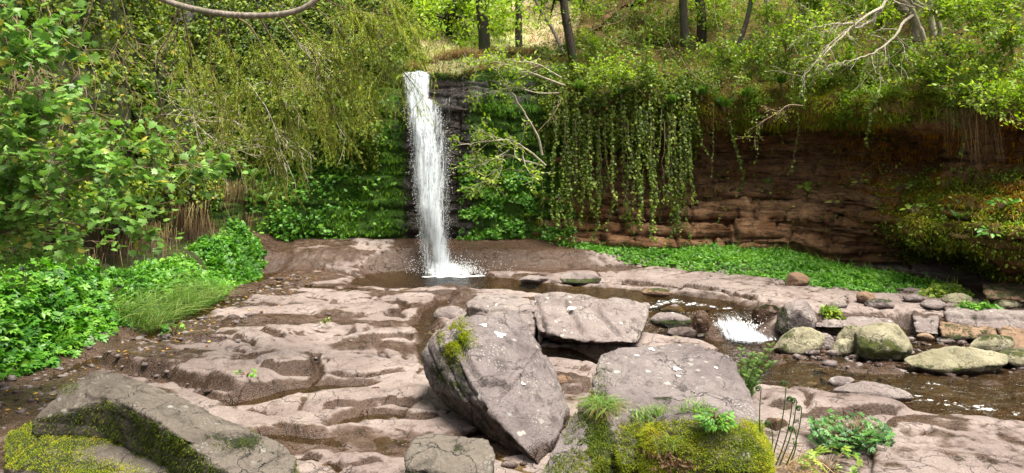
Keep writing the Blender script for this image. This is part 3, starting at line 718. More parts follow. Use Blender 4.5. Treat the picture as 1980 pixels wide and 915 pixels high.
def rock(name, label, hulls, vox, mat, seed, rough=.03, axis=(0, 0, 1), thick=.09, lamp=.02, moss=None, wet=None, group=None, cat='boulder', smooth_it=3, breaks=()):
    V, N, fs = remesh(None, vox, smooth_it, hulls)
    d = rough * (1.3 * fbm(V * 2.3, 4, seed) + .55 * fbm(V * 8, 4, seed + 7)) + .009 * fbm(V * 26, 4, seed + 9, .65)
    r = np.abs(fbm(V * 1.9, 3, seed + 3)); d -= rough * .8 * np.exp(-(r / .03) ** 2)
    if lamp: d += lay(V, seed, lamp, thick, unit(axis))
    X, Y_ = PX(V); front = (N * (np.array([0, 0, EYE]) - V)).sum(1) > 0; jx = 5 * fbm(V * 9, 2, seed + 40)
    for pl, A_, run_ in breaks:      # broken beds: one side of the line stands proud of the other
        dd, sd, f = seg_dist(X + jx, Y_ + jx, pl); en = sstep(0, .12, f) * (1 - sstep(.9, 1, f)) * front
        d += en * (np.where(sd > 0, A_ * np.exp(-dd / run_) * sstep(0, 3, dd), 0) - .5 * abs(A_) * np.exp(-(dd / 3.0) ** 2))
    V2 = V + N * d[:, None]
    ms = np.zeros(len(V)) if moss is None else moss(V2, N)
    wt = np.zeros(len(V)) if wet is None else wet(V2, N)
    hg = V2[:, 2] - gh(V2[:, 0], V2[:, 1]); wt = np.maximum(wt, .75 * sstep(.16, .02, hg + .05 * fbm(V2 * 5, 2, seed)))     # damp foot, also painted in as contact shade
    o = mk(name, V2, fs, mat, smooth=True, attrs={'moss': ms, 'wet': wt}, origin=True)
    tag(o, label, cat, group)
    ROCKS[len(ROCKS)] = (V2, N); o['_r'] = len(ROCKS) - 1
    return o
def pts(l): return [at(*a) for a in l]
def down(ps, z, sc=1.0, sh=(0, 0)):
    ps = np.asarray(ps, float); c = ps[:, :2].mean(0); q = ps.copy(); q[:, :2] = c + (q[:, :2] - c) * sc + np.array(sh); q[:, 2] = z; return list(q)
def pm(V, c, r):   # soft spot round a photo point
    px, py = PX(V); return np.exp(-(((px - c[0]) / r[0]) ** 2 + ((py - c[1]) / r[1]) ** 2))

# the leaning block in the middle
A = pts([(848, 640, 6.45), (885, 613, 6.55), (1000, 602, 6.75), (1045, 690, 6.4), (1095, 800, 5.95), (1084, 832, 5.75), (1040, 897, 5.36), (945, 792, 5.62), (905, 722, 5.95), (866, 664, 6.2)])
B = pts([(815, 690, 6.5), (826, 745, 6.45), (842, 775, 6.4), (900, 816, 6.3), (985, 872, 5.95), (1010, 890, 5.75)])
Cb = pts([(890, 622, 7.05), (1003, 612, 7.15), (1050, 690, 7.0), (1095, 800, 6.6), (905, 800, 6.95), (832, 690, 6.95)])
lit = unit(np.cross(A[4] - A[1], A[6] - A[1]))
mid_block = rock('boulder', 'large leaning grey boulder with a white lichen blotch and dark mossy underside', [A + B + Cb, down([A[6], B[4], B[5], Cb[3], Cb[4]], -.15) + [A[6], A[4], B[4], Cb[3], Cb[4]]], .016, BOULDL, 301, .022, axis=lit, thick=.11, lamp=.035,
     moss=lambda V, N: .58 * pm(V, (888, 655), (26, 30)) + .42 * sstep(.1, -.4, N @ np.array([.5, .0, .86])) * (fbm(V * 3, 2, 9) > -.25) + .3 * pm(V, (905, 700), (40, 30)), wet=lambda V, N: .85 * sstep(.1, -.4, N[:, 2]), smooth_it=2,  # mossy underside; its shadow is painted darker through the wet mask
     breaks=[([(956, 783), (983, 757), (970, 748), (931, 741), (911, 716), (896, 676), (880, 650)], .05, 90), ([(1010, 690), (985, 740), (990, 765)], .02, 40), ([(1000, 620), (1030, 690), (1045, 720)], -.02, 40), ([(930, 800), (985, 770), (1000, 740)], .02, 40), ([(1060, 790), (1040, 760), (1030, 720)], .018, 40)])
# bright lichen blotches on the block faces belong to the stone: thin crusts
LICH = NT('white_lichen'); _p = LICH.pos(); LICHM = LICH.done(LICH.bsdf(LICH.mix(LICH.noise(_p, 60, 4), (.62, .63, .60), (.88, .88, .85)), .9))
def crust(parent, c, r, seed):
    V, N = ROCKS[parent['_r']]; rng = np.random.default_rng(seed); px, py = PX(V); front = (N * -(V - np.array([0, 0, EYE]))).sum(1) > 0
    k = np.where(front, (px - c[0]) ** 2 + (py - c[1]) ** 2, 1e9).argmin(); q, n = V[k], N[k]
    near = (np.linalg.norm(V - q, axis=1) < r) & (N @ n > 0); n = unit(N[near].mean(0)); u = unit(np.cross(n, [.2, .1, 1])); v = np.cross(n, u)
    ring = []; K = 18
    for f in (1.0, .62):
        for a in np.linspace(0, 2 * np.pi, K, endpoint=False):
            rr = r * f * (1 + .3 * math.sin(3 * a + seed) + .16 * math.sin(7 * a + 2 * seed))
            g = q + rr * (math.cos(a) * u + .72 * math.sin(a) * v)
            d_ = np.linalg.norm(V - g, axis=1); near = np.argsort(d_)[:6]; g = g + n * (((V[near] - g) @ n).max() + (.003 if f == 1.0 else .006) * 1) 
            ring.append(g)
    near = np.argsort(np.linalg.norm(V - q, axis=1))[:8]; ring.append(q + n * (((V[near] - q) @ n).max() + .007)); m = 2 * K
    Q = [[a, (a + 1) % K, K + (a + 1) % K, K + a] for a in range(K)]; T = [[K + a, K + (a + 1) % K, m] for a in range(K)]
    return mk('lichen', ring, [np.array(Q), np.array(T)], LICHM, parent, smooth=True)
crust(mid_block, (966, 649), .045, 3); crust(mid_block, (1010, 742), .017, 5); crust(mid_block, (935, 630), .03, 8)

# the flat tilted slab behind it, and the block at its end
A = pts([(1030, 570, 9.6), (1075, 567, 9.65), (1110, 580, 9.5), (1258, 587, 9.35), (1236, 663, 8.55), (1130, 661, 8.4), (1090, 655, 8.45), (1042, 640, 8.7), (1027, 600, 9.1)])
Bk = pts([(1050, 600, 10.1), (1245, 612, 9.9), (1225, 668, 9.35), (1060, 665, 9.4)])
slab = rock('boulder', 'tilted pinkish slab with one round white lichen spot, propped over a dark gap', [A + Bk, down([A[7], Bk[0], Bk[3]], -.2) + [A[7], Bk[0], Bk[3]]], .022, BOULD, 311, .025, axis=unit(np.cross(A[3] - A[0], A[5] - A[0])), thick=.13, lamp=.035, smooth_it=2,
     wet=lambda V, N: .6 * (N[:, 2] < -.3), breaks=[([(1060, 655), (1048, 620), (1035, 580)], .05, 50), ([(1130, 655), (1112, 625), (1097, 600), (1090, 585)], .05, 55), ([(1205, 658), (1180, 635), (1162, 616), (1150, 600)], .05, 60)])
crust(slab, (1106, 599), .052, 2); crust(slab, (1200, 625), .016, 6)
A = pts([(900, 585, 9.5), (935, 566, 9.8), (990, 570, 9.7), (1022, 575, 9.6), (1040, 600, 9.1), (1035, 645, 8.8), (985, 592, 9.2), (905, 590, 9.2)])
rock('boulder', 'brown block with a shaded square front wedged against the tilted slab', [A + down(A, -.15)], .024, BOULD, 313, .03, thick=.1, lamp=.03, moss=lambda V, N: .45 * pm(V, (985, 575), (30, 12)))
# the moss-grown block at lower right
A = pts([(1160, 681, 5.9), (1192, 668, 6.1), (1340, 661, 6.25), (1418, 690, 6.05), (1438, 790, 5.2), (1145, 745, 5.45), (1166, 800, 5.02), (1445, 835, 4.85), (1200, 900, 4.55), (1500, 880, 4.7)])
A2 = pts([(1120, 772, 5.35), (1158, 764, 5.4), (1172, 800, 5.05), (1078, 845, 4.95), (1046, 918, 4.6), (1130, 930, 4.4), (1180, 880, 4.6)])
right_block = rock('boulder', 'broad mossy boulder speckled with pale lichen, a grass tuft in its crack', [A + down(A, -.3, 1.02), list(at(1362, 892, 4.62) + unit(np.random.default_rng(5).normal(size=(160, 3))) * np.array([.43, .40, .33])), A2 + down(A2, -.3, .9, (.05, .15))], .016, BOULDL, 321, .024, thick=.13, lamp=.03, smooth_it=2,
     moss=lambda V, N: .50 * sstep(775, 830, PX(V)[1]) * sstep(1120, 1200, PX(V)[0]) + .52 * pm(V, (1160, 850), (26, 90)) + .35 * pm(V, (1300, 770), (140, 18)) + .3 * pm(V, (1170, 720), (20, 60)) + .45 * pm(V, (1070, 900), (20, 40)) - .15 * pm(V, (1190, 810), (30, 30)))
for c, r, sd in (((1308, 714), .028, 4), ((1312, 728), .015, 7), ((1230, 690), .018, 9), ((1260, 676), .022, 12), ((1385, 712), .014, 14)): crust(right_block, c, r, sd)
# the slab at lower left and the rock under it
def pz(l): return [gz(*a) for a in l]
T = pz([(180, 716, .5), (255, 725, .5), (400, 798, .43), (545, 857, .27), (574, 884, .18), (560, 935, .1), (470, 930, .19), (395, 882, .34), (360, 850, .43), (300, 811, .49), (212, 768, .51), (125, 745, .47), (62, 812, .3)])
Bm = [np.array([q[0] * .985, q[1] + .05, -.25]) for q in T]
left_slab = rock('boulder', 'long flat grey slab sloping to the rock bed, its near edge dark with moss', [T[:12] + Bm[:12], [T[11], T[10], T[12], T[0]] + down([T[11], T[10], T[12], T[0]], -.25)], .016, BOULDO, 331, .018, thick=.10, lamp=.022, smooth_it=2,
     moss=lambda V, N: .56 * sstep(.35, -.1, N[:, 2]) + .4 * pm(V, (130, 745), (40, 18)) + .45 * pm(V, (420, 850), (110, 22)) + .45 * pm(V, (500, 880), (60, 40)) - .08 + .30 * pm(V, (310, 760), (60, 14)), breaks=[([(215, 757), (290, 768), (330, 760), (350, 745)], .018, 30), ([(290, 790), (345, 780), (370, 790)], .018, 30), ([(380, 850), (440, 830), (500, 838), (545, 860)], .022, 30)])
T = pz([(18, 838, .16), (62, 812, .2), (150, 836, .22), (250, 862, .2), (340, 900, .18), (420, 950, .1), (8, 905, .1), (70, 905, .17), (150, 930, .17), (230, 990, .1)])
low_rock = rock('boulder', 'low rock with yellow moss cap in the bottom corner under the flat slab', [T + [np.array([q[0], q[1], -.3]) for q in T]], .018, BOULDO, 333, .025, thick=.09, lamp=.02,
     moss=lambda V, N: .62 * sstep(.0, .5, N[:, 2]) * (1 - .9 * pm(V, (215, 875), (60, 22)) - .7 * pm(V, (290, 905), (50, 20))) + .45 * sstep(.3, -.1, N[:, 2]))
# the rock at the bottom edge
T = pz([(800, 848, .26), (832, 838, .28), (945, 848, .28), (961, 880, .24), (955, 930, .18), (850, 915, .22), (782, 905, .2), (790, 870, .24)])
rock('boulder', 'squat rock with a pale top and mossy front at the foot of the leaning boulder', [T + down(T, -.2, 1.02)], .016, BOULDO, 335, .02, thick=.1, lamp=.02,
     moss=lambda V, N: .5 * sstep(.6, .1, N[:, 2]) + .4 * pm(V, (890, 872), (60, 14)))

# rounded rocks of the stream
def blob(name, label, px0, px1, py0, py1, zb, seed, mat, depth=.8, tall=None, facets=9, sub=5, group=None, moss=None, wet=None, rough=.055, cat='boulder', skew=0.0):
    import bmesh
    rng = np.random.default_rng(seed); cx = (px0 + px1) / 2
    base = gz(cx, py1, zb); Yc = base[1]; w = (px1 - px0) / F * Yc / 2; Y2 = Yc + w * depth
    h = EYE - (py0 - HZ) / F * Y2 - zb
    bm = bmesh.new(); bmesh.ops.create_icosphere(bm, subdivisions=sub, radius=1); V = np.array([v.co[:] for v in bm.verts]); T = np.array([[v.index for v in f.verts] for f in bm.faces]); bm.free()
    n = unit(rng.normal(size=(facets, 3)) * np.array([1, 1, .8])); hh = rng.uniform(.63, .9, facets)
    r = np.ones(len(V)); D = np.maximum(V @ n.T, 1e-3); cut = hh / D; r = np.minimum(r, -np.log(np.exp(-18 * np.minimum(cut, 1.4)).sum(1) + np.exp(-18 * np.ones(len(V)))) / 18 + .04)
    V = V * r[:, None]; V /= np.abs(V).max(0)
    V[:, 0] += skew * V[:, 2]
    P = V * np.array([w, w * depth, h * .62]); P[:, 2] += h * .38; P += np.array([base[0] * (Yc + w * depth) / Yc, Yc + w * depth, zb])
    sc_ = max(w, h); N = unit(V / np.array([w, w * depth, h * .62]))
    P = P + N * (sc_ * rough * (1.5 * fbm(P / sc_ * 1.6, 4, seed) + .6 * fbm(P / sc_ * 6, 4, seed + 2)))[:, None]
    ms = np.zeros(len(P)) if moss is None else moss(P, N); wt = .9 * sstep(zb + .09, zb + .0, P[:, 2] + .02 * fbm(P * 6, 2, 3)) if wet is None else wet(P, N)
    o = mk(name, P, [T], mat, smooth=True, attrs={'moss': ms, 'wet': wt}, origin=True); return tag(o, label, cat, group)
SW = -.27
lowmoss = lambda P, N: .56 * sstep(.5, -.2, N @ unit([.55, .25, .8]))
topm = lambda P, N: .50 * sstep(.3, .9, N[:, 2])
SB = 'boulders in and beside the stream'
blob('boulder', 'big rounded yellowish boulder with a mossy left flank at the water edge', 1652, 1776, 625, 706, SW, 41, BOULDG, .75, moss=lowmoss, group=SB, skew=-.1)
blob('boulder', 'long low yellowish boulder lying in the stream, hollowed dark underneath', 1745, 1966, 674, 728, SW, 42, BOULDG, .42, moss=lambda P, N: .42 * sstep(.5, .0, N[:, 2]), group=SB)
blob('boulder', 'peaked pale boulder with a mossy shoulder beside the stream bend', 1494, 1592, 634, 690, SW, 43, BOULDG, .6, moss=lambda P, N: .4 * sstep(.2, -.6, N[:, 0]) + .2 * sstep(.3, .8, N[:, 2]), group=SB, skew=.25)
blob('boulder', 'small smooth tan boulder between the peaked boulder and the upright boulder', 1574, 1613, 644, 681, SW, 44, BOULD, .7, group=SB)
blob('boulder', 'upright tan boulder leaning on the left side of the biggest stream boulder', 1618, 1668, 628, 672, SW + .02, 45, BOULDG, .6, moss=topm, group=SB, skew=.35)
blob('boulder', 'low tan boulder in front of the upright one at the water edge', 1606, 1662, 656, 690, SW, 46, BOULDG, .6, group=SB)
blob('boulder', 'pale boulder with a mossy pointed top near the stacked slabs', 1876, 1960, 646, 688, SW + .03, 47, BOULDG, .5, moss=topm, group=SB, skew=.3)
blob('boulder', 'greenish boulder half cut by the frame behind the long low boulder', 1925, 2030, 676, 716, SW, 48, BOULDG, .6, moss=topm, group=SB)
blob('boulder', 'dark wet green boulder beside the white cascade', 1452, 1508, 588, 624, -.12, 49, BROWNR, .6, moss=lambda P, N: .5 * sstep(.1, .7, N[:, 2]), wet=lambda P, N: np.full(len(P), .9), group=SB)
blob('boulder', 'tall lichen dotted boulder standing right of the cascade', 1500, 1578, 582, 652, -.18, 50, BOULD, .7, moss=lambda P, N: .5 * sstep(.0, -.7, N[:, 0]), group=SB, skew=.15)
blob('boulder', 'reddish brown angular rock on the green strip below the cliff', 1514, 1566, 527, 558, .02, 51, BROWNR, .7, facets=7, group=SB)
blob('boulder', 'small mossy brown rock alone on the flat far slabs', 1655, 1692, 562, 586, .04, 52, BROWNR, .7, facets=7, moss=lambda P, N: np.full(len(P), .32), group=SB)
blob('boulder', 'flat pale topped rock with a mossy front in the upper stream', 1257, 1336, 603, 634, -.2, 53, BOULD, .5, moss=lambda P, N: .6 * sstep(.6, .1, N[:, 2]), group=SB)
blob('boulder', 'light wedge of rock behind the flat mossy fronted one in the stream', 1276, 1326, 588, 610, -.16, 54, BOULD, .5, facets=7, group=SB)
blob('boulder', 'thin wet rock barely above water left of the cascade', 1290, 1352, 632, 652, SW, 55, BOULD, .5, wet=lambda P, N: np.full(len(P), .6), group=SB)
blob('boulder', 'dark wet rock splitting the foot of the white cascade', 1428, 1458, 630, 652, SW, 56, BROWNR, .5, wet=lambda P, N: np.full(len(P), .9), group=SB)
blob('boulder', 'black wet rock at the left edge of the white cascade', 1338, 1374, 600, 646, -.24, 57, BROWNR, .5, wet=lambda P, N: np.full(len(P), 1.), group=SB)
blob('boulder', 'flat light grey slab lying in the near stream', 1604, 1762, 744, 790, SW - .03, 58, BOULD, .45, facets=12, group=SB, wet=lambda P, N: .8 * sstep(-.2, -.27, P[:, 2]))
blob('boulder', 'grey half sunk stone just upstream of the flat light slab', 1600, 1654, 728, 750, SW - .03, 59, BOULD, .5, group=SB)
blob('boulder', 'dark mossy stone at the right end of the flat light slab', 1706, 1765, 752, 778, SW, 60, BROWNR, .5, moss=topm, group=SB)
blob('boulder', 'white capped rock in a mossy hollow of the far slabs', 1080, 1168, 526, 552, -.02, 61, BOULD, .5, moss=lambda P, N: .6 * sstep(.75, .3, N[:, 2]), group=SB)
blob('boulder', 'rock with green moss at its edge left of the upper stream', 1004, 1062, 533, 550, -.05, 62, BOULD, .6, group=SB)
blob('boulder', 'low mossy stone at the far margin above the upper stream', 1240, 1300, 556, 574, -.02, 63, BROWNR, .6, moss=topm, group=SB)
blob('boulder', 'small dark wet stone in the brown pool of the rock bed', 706, 752, 748, 790, -.12, 64, BROWNR, .5, facets=7, wet=lambda P, N: np.full(len(P), .8), group='loose stones on the rock bed')
blob('boulder', 'broken pink rock beside the upper left corner of the leaning boulder', 822, 862, 642, 690, -.04, 65, BOULD, .6, facets=8, group='loose stones on the rock bed')
blob('boulder', 'angular rock left of the block with the square front', 838, 905, 592, 626, -.03, 66, BOULD, .6, facets=8, group='loose stones on the rock bed')
blob('boulder', 'small round stone tucked under the right side of the tilted slab gap', 1070, 1108, 726, 748, 0.0, 67, BROWNR, .6, group='loose stones on the rock bed')
blob('boulder', 'broad hump of smooth pink rock above the brown pool', 490, 606, 678, 738, -.06, 68, BOULD, .55, facets=14, group='loose stones on the rock bed', rough=.03)
# stacked slabs at right
def slabrock(label, c, dep, seed, mat, moss=None, group=None, bot=-.3):
    A = pts(c); dv = np.array([c[0][0] - 990, F, 0]); dv = unit(dv) * dep
    return rock('boulder', label, [A + [q + dv for q in A]], .028, mat, seed, .03, thick=.12, lamp=.03, moss=moss, group=group)
SS = 'slabs stacked by the right bank'
slabrock('long grey slab resting on top of the stack by the right bank', [(1826, 603, 10.2), (2060, 615, 10.0), (2060, 652, 9.8), (1828, 628, 10.1), (1900, 638, 9.95)], .7, 71, BOULD, lambda V, N: .4 * pm(V, (1885, 618), (18, 14)), SS)
slabrock('mossy brown slab underneath the long grey slab', [(1816, 629, 9.98), (1925, 637, 9.88), (1930, 664, 9.8), (1822, 656, 9.85)], .7, 72, BROWNR, lambda V, N: np.full(len(V), .42), SS)
slabrock('short square block left of the stacked slabs', [(1765, 612, 10.3), (1816, 614, 10.2), (1816, 648, 9.9), (1768, 644, 10.0)], .6, 73, BOULD, lambda V, N: .45 * pm(V, (1805, 622), (16, 12)), SS)
slabrock('low ledge slab casting a dark gap above the stream boulders', [(1540, 616, 10.35), (1640, 612, 10.4), (1725, 620, 10.4), (1735, 634, 10.1), (1640, 640, 9.95), (1545, 634, 10.1)], .8, 74, BOULD, lambda V, N: .4 * sstep(.5, .1, N[:, 2]), SS)
slabrock('slab under the right end of the stack at the frame edge', [(1930, 645, 9.6), (2060, 655, 9.4), (2060, 700, 9.0), (1940, 676, 9.3)], .7, 75, BROWNR, lambda V, N: np.full(len(V), .3), SS)
slabrock('tan ledge rock at right edge above the stack', [(1900, 560, 10.9), (2060, 566, 10.7), (2060, 590, 10.4), (1910, 580, 10.6)], .8, 76, BROWNR, lambda V, N: .5 * sstep(.2, .8, N[:, 2]), SS)
# near right slabs
T = pz([(1690, 832, .1), (1735, 800, .1), (1830, 800, .1), (2060, 850, .05), (2060, 990, .1), (1720, 990, .12), (1685, 900, .12)])
rock('boulder', 'broad smooth pink slab in the bottom right corner', [T + [np.array([q[0], q[1], -.5]) for q in T]], .024, BED, 81, .02, thick=.1, lamp=.01, moss=lambda V, N: .42 * pm(V, (1880, 885), (90, 14)) + .4 * pm(V, (1700, 830), (20, 20)), smooth_it=5)
T = pz([(1478, 790, .16), (1492, 782, .22), (1530, 822, .1), (1490, 832, .08), (1465, 815, .1)])
rock('boulder', 'small dark upright shard standing by the fern shoots', [[gz(1466, 832, .0), gz(1530, 828, .0), gz(1500, 845, .0), gz(1480, 782, .15) + np.array([0, -.3, 0]), gz(1520, 812, .08), gz(1490, 815, 0) + np.array([0, .1, 0])]], .012, BROWNR, 83, .01, lamp=0, smooth_it=1)
# white pebbles and shoreline stones
rng = np.random.default_rng(7)
peb = [(1536, 687, 22), (1566, 690, 40), (1612, 690, 30), (1590, 684, 18), (1545, 696, 12), (1650, 696, 22), (1510, 652, 16), (1720, 655, 30), (1700, 660, 22), (1790, 660, 36), (1760, 662, 24), (800, 905, 16), (935, 907, 22), (985, 908, 34), (1012, 900, 16), (1640, 650, 18), (1815, 690, 16), (1860, 668, 22)]
nm = ['palest', 'flattest', 'roundest']
for k, (a, b, w) in enumerate(peb):
    where = 'at the water line left of the big stream boulder' if (a < 1700 and b < 700 and a > 1400) else ('among the slabs by the right bank' if a > 1690 else ('at the foot of the leaning boulder' if b > 890 else 'on the pavement left of the waterfall foot'))
    blob('pebble', 'small loose stone ' + where, a - w / 2, a + w / 2, b - w * .45, b, float(gh(*gz(a, b, SW if (1500 < a < 1700) else 0)[:2])) if b > 890 or a < 1400 else (SW + .0 if a < 1700 else -.15), 400 + k, BOULD if k % 3 else BROWNR, .6, facets=8, sub=3, group='small stones ' + where, cat='stone')

rng = np.random.default_rng(19)
EX = [(1745, 690, 44), (1780, 640, 40), (1835, 668, 46), (1805, 600, 52), (1850, 590, 60), (1725, 640, 38), (1700, 600, 60), (1950, 600, 60), (1890, 690, 40), (1620, 600, 44), (1765, 585, 44), (1560, 665, 30), (1595, 640, 40), (1925, 570, 50), (1360, 655, 26), (1310, 660, 30)]
for k, (x, y, w) in enumerate(sorted(EX)):
    zz = float(gh(*gz(x, y, -.1)[:2])); blob('stone', 'low weathered stone, ' + 'first second third fourth fifth sixth seventh eighth ninth tenth eleventh twelfth thirteenth fourteenth fifteenth sixteenth'.split()[k] + ' from the left of the small ones around the stream boulders', x - w / 2, x + w / 2, y - w * .38, y, max(zz - .03, -.29), 450 + k, (BOULDG, BOULD, BOULD)[k % 3], .6, facets=8, sub=4, rough=.07, group='small stones around the stream boulders', cat='stone', moss=topm if k % 2 else None)

# gravel and chips in the wet margins
import bmesh as _bm
b0 = _bm.new(); _bm.ops.create_icosphere(b0, subdivisions=1, radius=1); IV = np.array([v.co[:] for v in b0.verts]); IT = np.array([[v.index for v in f.verts] for f in b0.faces]); b0.free()
rng = np.random.default_rng(5); n = 26000; xy = np.c_[rng.uniform(-5.2, 7, n), rng.uniform(4.8, 13.5, n)]
ii = np.clip(np.searchsorted(gy, xy[:, 1]), 1, len(gy) - 1); jj = np.clip(np.searchsorted(gx, xy[:, 0]), 1, len(gx) - 1)
k = rng.random(n) < .22 * hollow[ii, jj] + .30 * (GWET_SHADE[ii, jj] > .6) * (xy[:, 0] < -3.4) + .35 * (GWET_SHADE[ii, jj] > .65) * (xy[:, 0] > 3.2) * (xy[:, 1] > 8.4); xy = xy[k]; n = len(xy)
sz = rng.gamma(2.0, .008, n) + .006; P = np.c_[xy, gh(xy[:, 0], xy[:, 1]) + sz * .15]
Vg = P[:, None] + (IV[None] * (1 + .3 * rng.normal(size=(n, len(IV), 1)).clip(-1, 1))) * (sz[:, None, None] * np.stack([rng.uniform(.8, 1.5, n), rng.uniform(.8, 1.3, n), rng.uniform(.35, .7, n)], 1)[:, None])
Tg = (IT[None] + (np.arange(n) * len(IV))[:, None, None]).reshape(-1, 3)
tag(mk('gravel', Vg.reshape(-1, 3), [Tg], BOULD, smooth=False, attrs={'moss': np.zeros(n * len(IV)), 'wet': np.repeat(rng.random(n) * .8, len(IV))}), kind='stuff')

# ------------------------------------------------------------------ the waterfall
def fall_mat():
    k = NT('falling_water'); u, v, dn = k.attr('u'), k.attr('v'), k.attr('dens'); sd = k.attr('lay')
    cb = k.n('ShaderNodeCombineXYZ'); k.l(u, cb.inputs[0]); k.l(v, cb.inputs[1]); k.l(sd, cb.inputs[2])
    st = k.noise(k.scale(cb.outputs[0], (30, 2.6, 5)), 1.0, 4, .65, .3)
    sp = k.noise(k.scale(cb.outputs[0], (75, 16, 9)), 1.0, 4, .75)
    big = k.noise(k.scale(cb.outputs[0], (6, .8, 3)), 1.0, 2, .5)
    t = k.math('ADD', k.math('MULTIPLY', st, .9), k.math('ADD', k.math('MULTIPLY', sp, .8), k.math('MULTIPLY', big, .5)))
    al = k.mr(k.math('ADD', t, k.math('SUBTRACT', dn, 1.0)), .64, 1.08)
    wc = k.mix(k.mr(t, .75, 1.25), (.40, .46, .53), (.90, .95, 1.0))
    d = k.bsdf(wc, .55, k.bump(t, .9, .05), .3); tl = k.n('ShaderNodeBsdfTranslucent'); tl.inputs[0].default_value = (.86, .89, .92, 1)
    m0 = k.n('ShaderNodeMixShader'); m0.inputs[0].default_value = .35; k.l(d, m0.inputs[1]); k.l(tl.outputs[0], m0.inputs[2])
    tr = k.n('ShaderNodeBsdfTransparent'); m = k.n('ShaderNodeMixShader'); k.l(al, m.inputs[0]); k.l(tr.outputs[0], m.inputs[1]); k.l(m0.outputs[0], m.inputs[2])
    return k.done(m.outputs[0])
FALL = fall_mat()
FOAM = NT('white_foam'); _p = FOAM.pos(); FOAMM = FOAM.done(FOAM.bsdf((.86, .88, .90), .6, FOAM.bump(FOAM.noise(_p, 30, 4), .6, .03)))
wf = empty('waterfall', at(865, 530, 14.1), 'white waterfall plunging over the mossy cliff into the pool', 'waterfall')
def curtain(name, rows, lay_, parent, mat, nu=40, nv=200, bulge=.12, push=0.0, vs=1.0):
    """rows: (py, left px, right px, Y, density)"""
    R = np.array(rows, float); v = np.linspace(0, 1, nv); u = np.linspace(0, 1, nu); t = np.linspace(0, 1, len(R))
    pr = np.interp(v, t, R[:, 0]); lf = np.interp(v, t, R[:, 1]); rt = np.interp(v, t, R[:, 2]); Y = np.interp(v, t, R[:, 3]); dn = np.interp(v, t, R[:, 4])
    px = lf[:, None] + (rt - lf)[:, None] * u; yy = (Y[:, None] - bulge * np.sin(np.pi * u) - push) + 0 * px
    P = np.stack([(px - 990) / F * yy, yy, EYE - (pr[:, None] - HZ) / F * Y[:, None] + 0 * px], -1)
    q = P.reshape(-1, 3); P[..., 1] -= (.06 * fbm(q * np.array([6, 1, 1.2]) + lay_ * 9, 3, 501)).reshape(nv, nu)
    P[..., 2] += (.07 * fbm(np.stack([px[0] * .07, px[0] * 0 + lay_, px[0] * 0], 1), 3, 503))[None] * (1 - sstep(0, .12, v))[:, None] * (nu > 12)
    dens = dn[:, None] * np.clip(np.sin(np.pi * np.clip(u, .0, 1)) ** .3, 0, 1)[None] * np.ones((nv, 1)) * (1 - .30 * np.clip(u, 0, 1)[None] ** 2 * sstep(.12, .3, v)[:, None] * (1 - sstep(.75, .95, v))[:, None])
    L = np.abs(P[0, 0, 2] - P[..., 2])
    U = P[..., 0]
    o = mk(name, P.reshape(-1, 3), [grid_faces(nv, nu)], mat, parent, True, {'u': U.ravel(), 'v': vs * L.ravel(), 'dens': dens.ravel(), 'lay': np.full(P[..., 0].size, lay_)})
    return o
main = [(141, 778, 831, 15.75, 1.0), (147, 777, 832, 15.45, 1.0), (165, 778, 832, 15.33, 1.0), (190, 782, 834, 15.25, .98), (205, 784, 848, 15.1, .92), (250, 789, 866, 14.95, .90), (300, 793, 872, 14.85, .92),
        (360, 799, 869, 14.7, .96), (420, 806, 867, 14.55, .90), (470, 810, 868, 14.4, .80), (505, 816, 872, 14.25, .78), (531, 822, 884, 14.1, .85)]
curtain('water_sheet', [(r[0], r[1] - 2, r[2] + 2, r[3], r[4] + .04) for r in main], .3, wf, FALL)
core = [(141, 781, 829, 15.7, 1.0), (147, 780, 830, 15.42, 1.05), (190, 786, 832, 15.2, 1.05), (250, 796, 846, 14.9, 1.0), (320, 802, 856, 14.75, 1.06), (400, 810, 862, 14.5, 1.12), (470, 830, 868, 14.33, 1.14), (505, 838, 874, 14.2, 1.15), (531, 836, 890, 14.05, 1.2)]
curtain('water_sheet', core, 1.7, wf, FALL, push=.10)
curtain('water_sheet', [(r[0], r[1] - 6, r[2] + 9, r[3], r[4] - .16) for r in main[3:]], 3.1, wf, FALL, push=-.12)
curtain('water_sheet', [(r[0], r[1] - 16, r[2] + 20, r[3], r[4] - .42) for r in main[5:]], 5.3, wf, FALL, push=-.2)
curtain('water_sheet', [(186, 832, 876, 15.3, .45), (196, 834, 880, 15.1, .62), (240, 838, 882, 15.0, .6), (320, 842, 881, 14.9, .55), (420, 850, 878, 14.7, .55), (520, 850, 876, 14.5, .5)], 4.4, wf, FALL, push=.02)
rng = np.random.default_rng(91)
OCT = (np.array([[1, 0, 0], [-1, 0, 0], [0, 1, 0], [0, -1, 0], [0, 0, 1.6], [0, 0, -1.6]], float), np.array([[0, 2, 4], [2, 1, 4], [1, 3, 4], [3, 0, 4], [2, 0, 5], [1, 2, 5], [3, 1, 5], [0, 3, 5]]))
def drops(g, pos, size):
    V = pos[:, None] + size[:, None, None] * OCT[0][None]; T = (OCT[1][None] + (np.arange(len(pos)) * 6)[:, None, None]).reshape(-1, 3); g.add(V.reshape(-1, 3), T=T)
g = Geo(); n = 1500; R = np.array(main); pyv = 190 + 340 * rng.random(n) ** .8
lf = np.interp(pyv, R[:, 0], R[:, 1]); rt = np.interp(pyv, R[:, 0], R[:, 2]); Yv = np.interp(pyv, R[:, 0], R[:, 3])
u = np.where(rng.random(n) < .5, rng.normal(.05, .06, n), .95 + rng.normal(0, .07, n)); pxv = lf + (rt - lf) * u; Yd = Yv - rng.uniform(-.1, .3, n)
P = np.stack([(pxv - 990) / F * Yd, Yd, EYE - (pyv - HZ) / F * Yd], 1); drops(g, P, rng.uniform(.002, .0055, n))
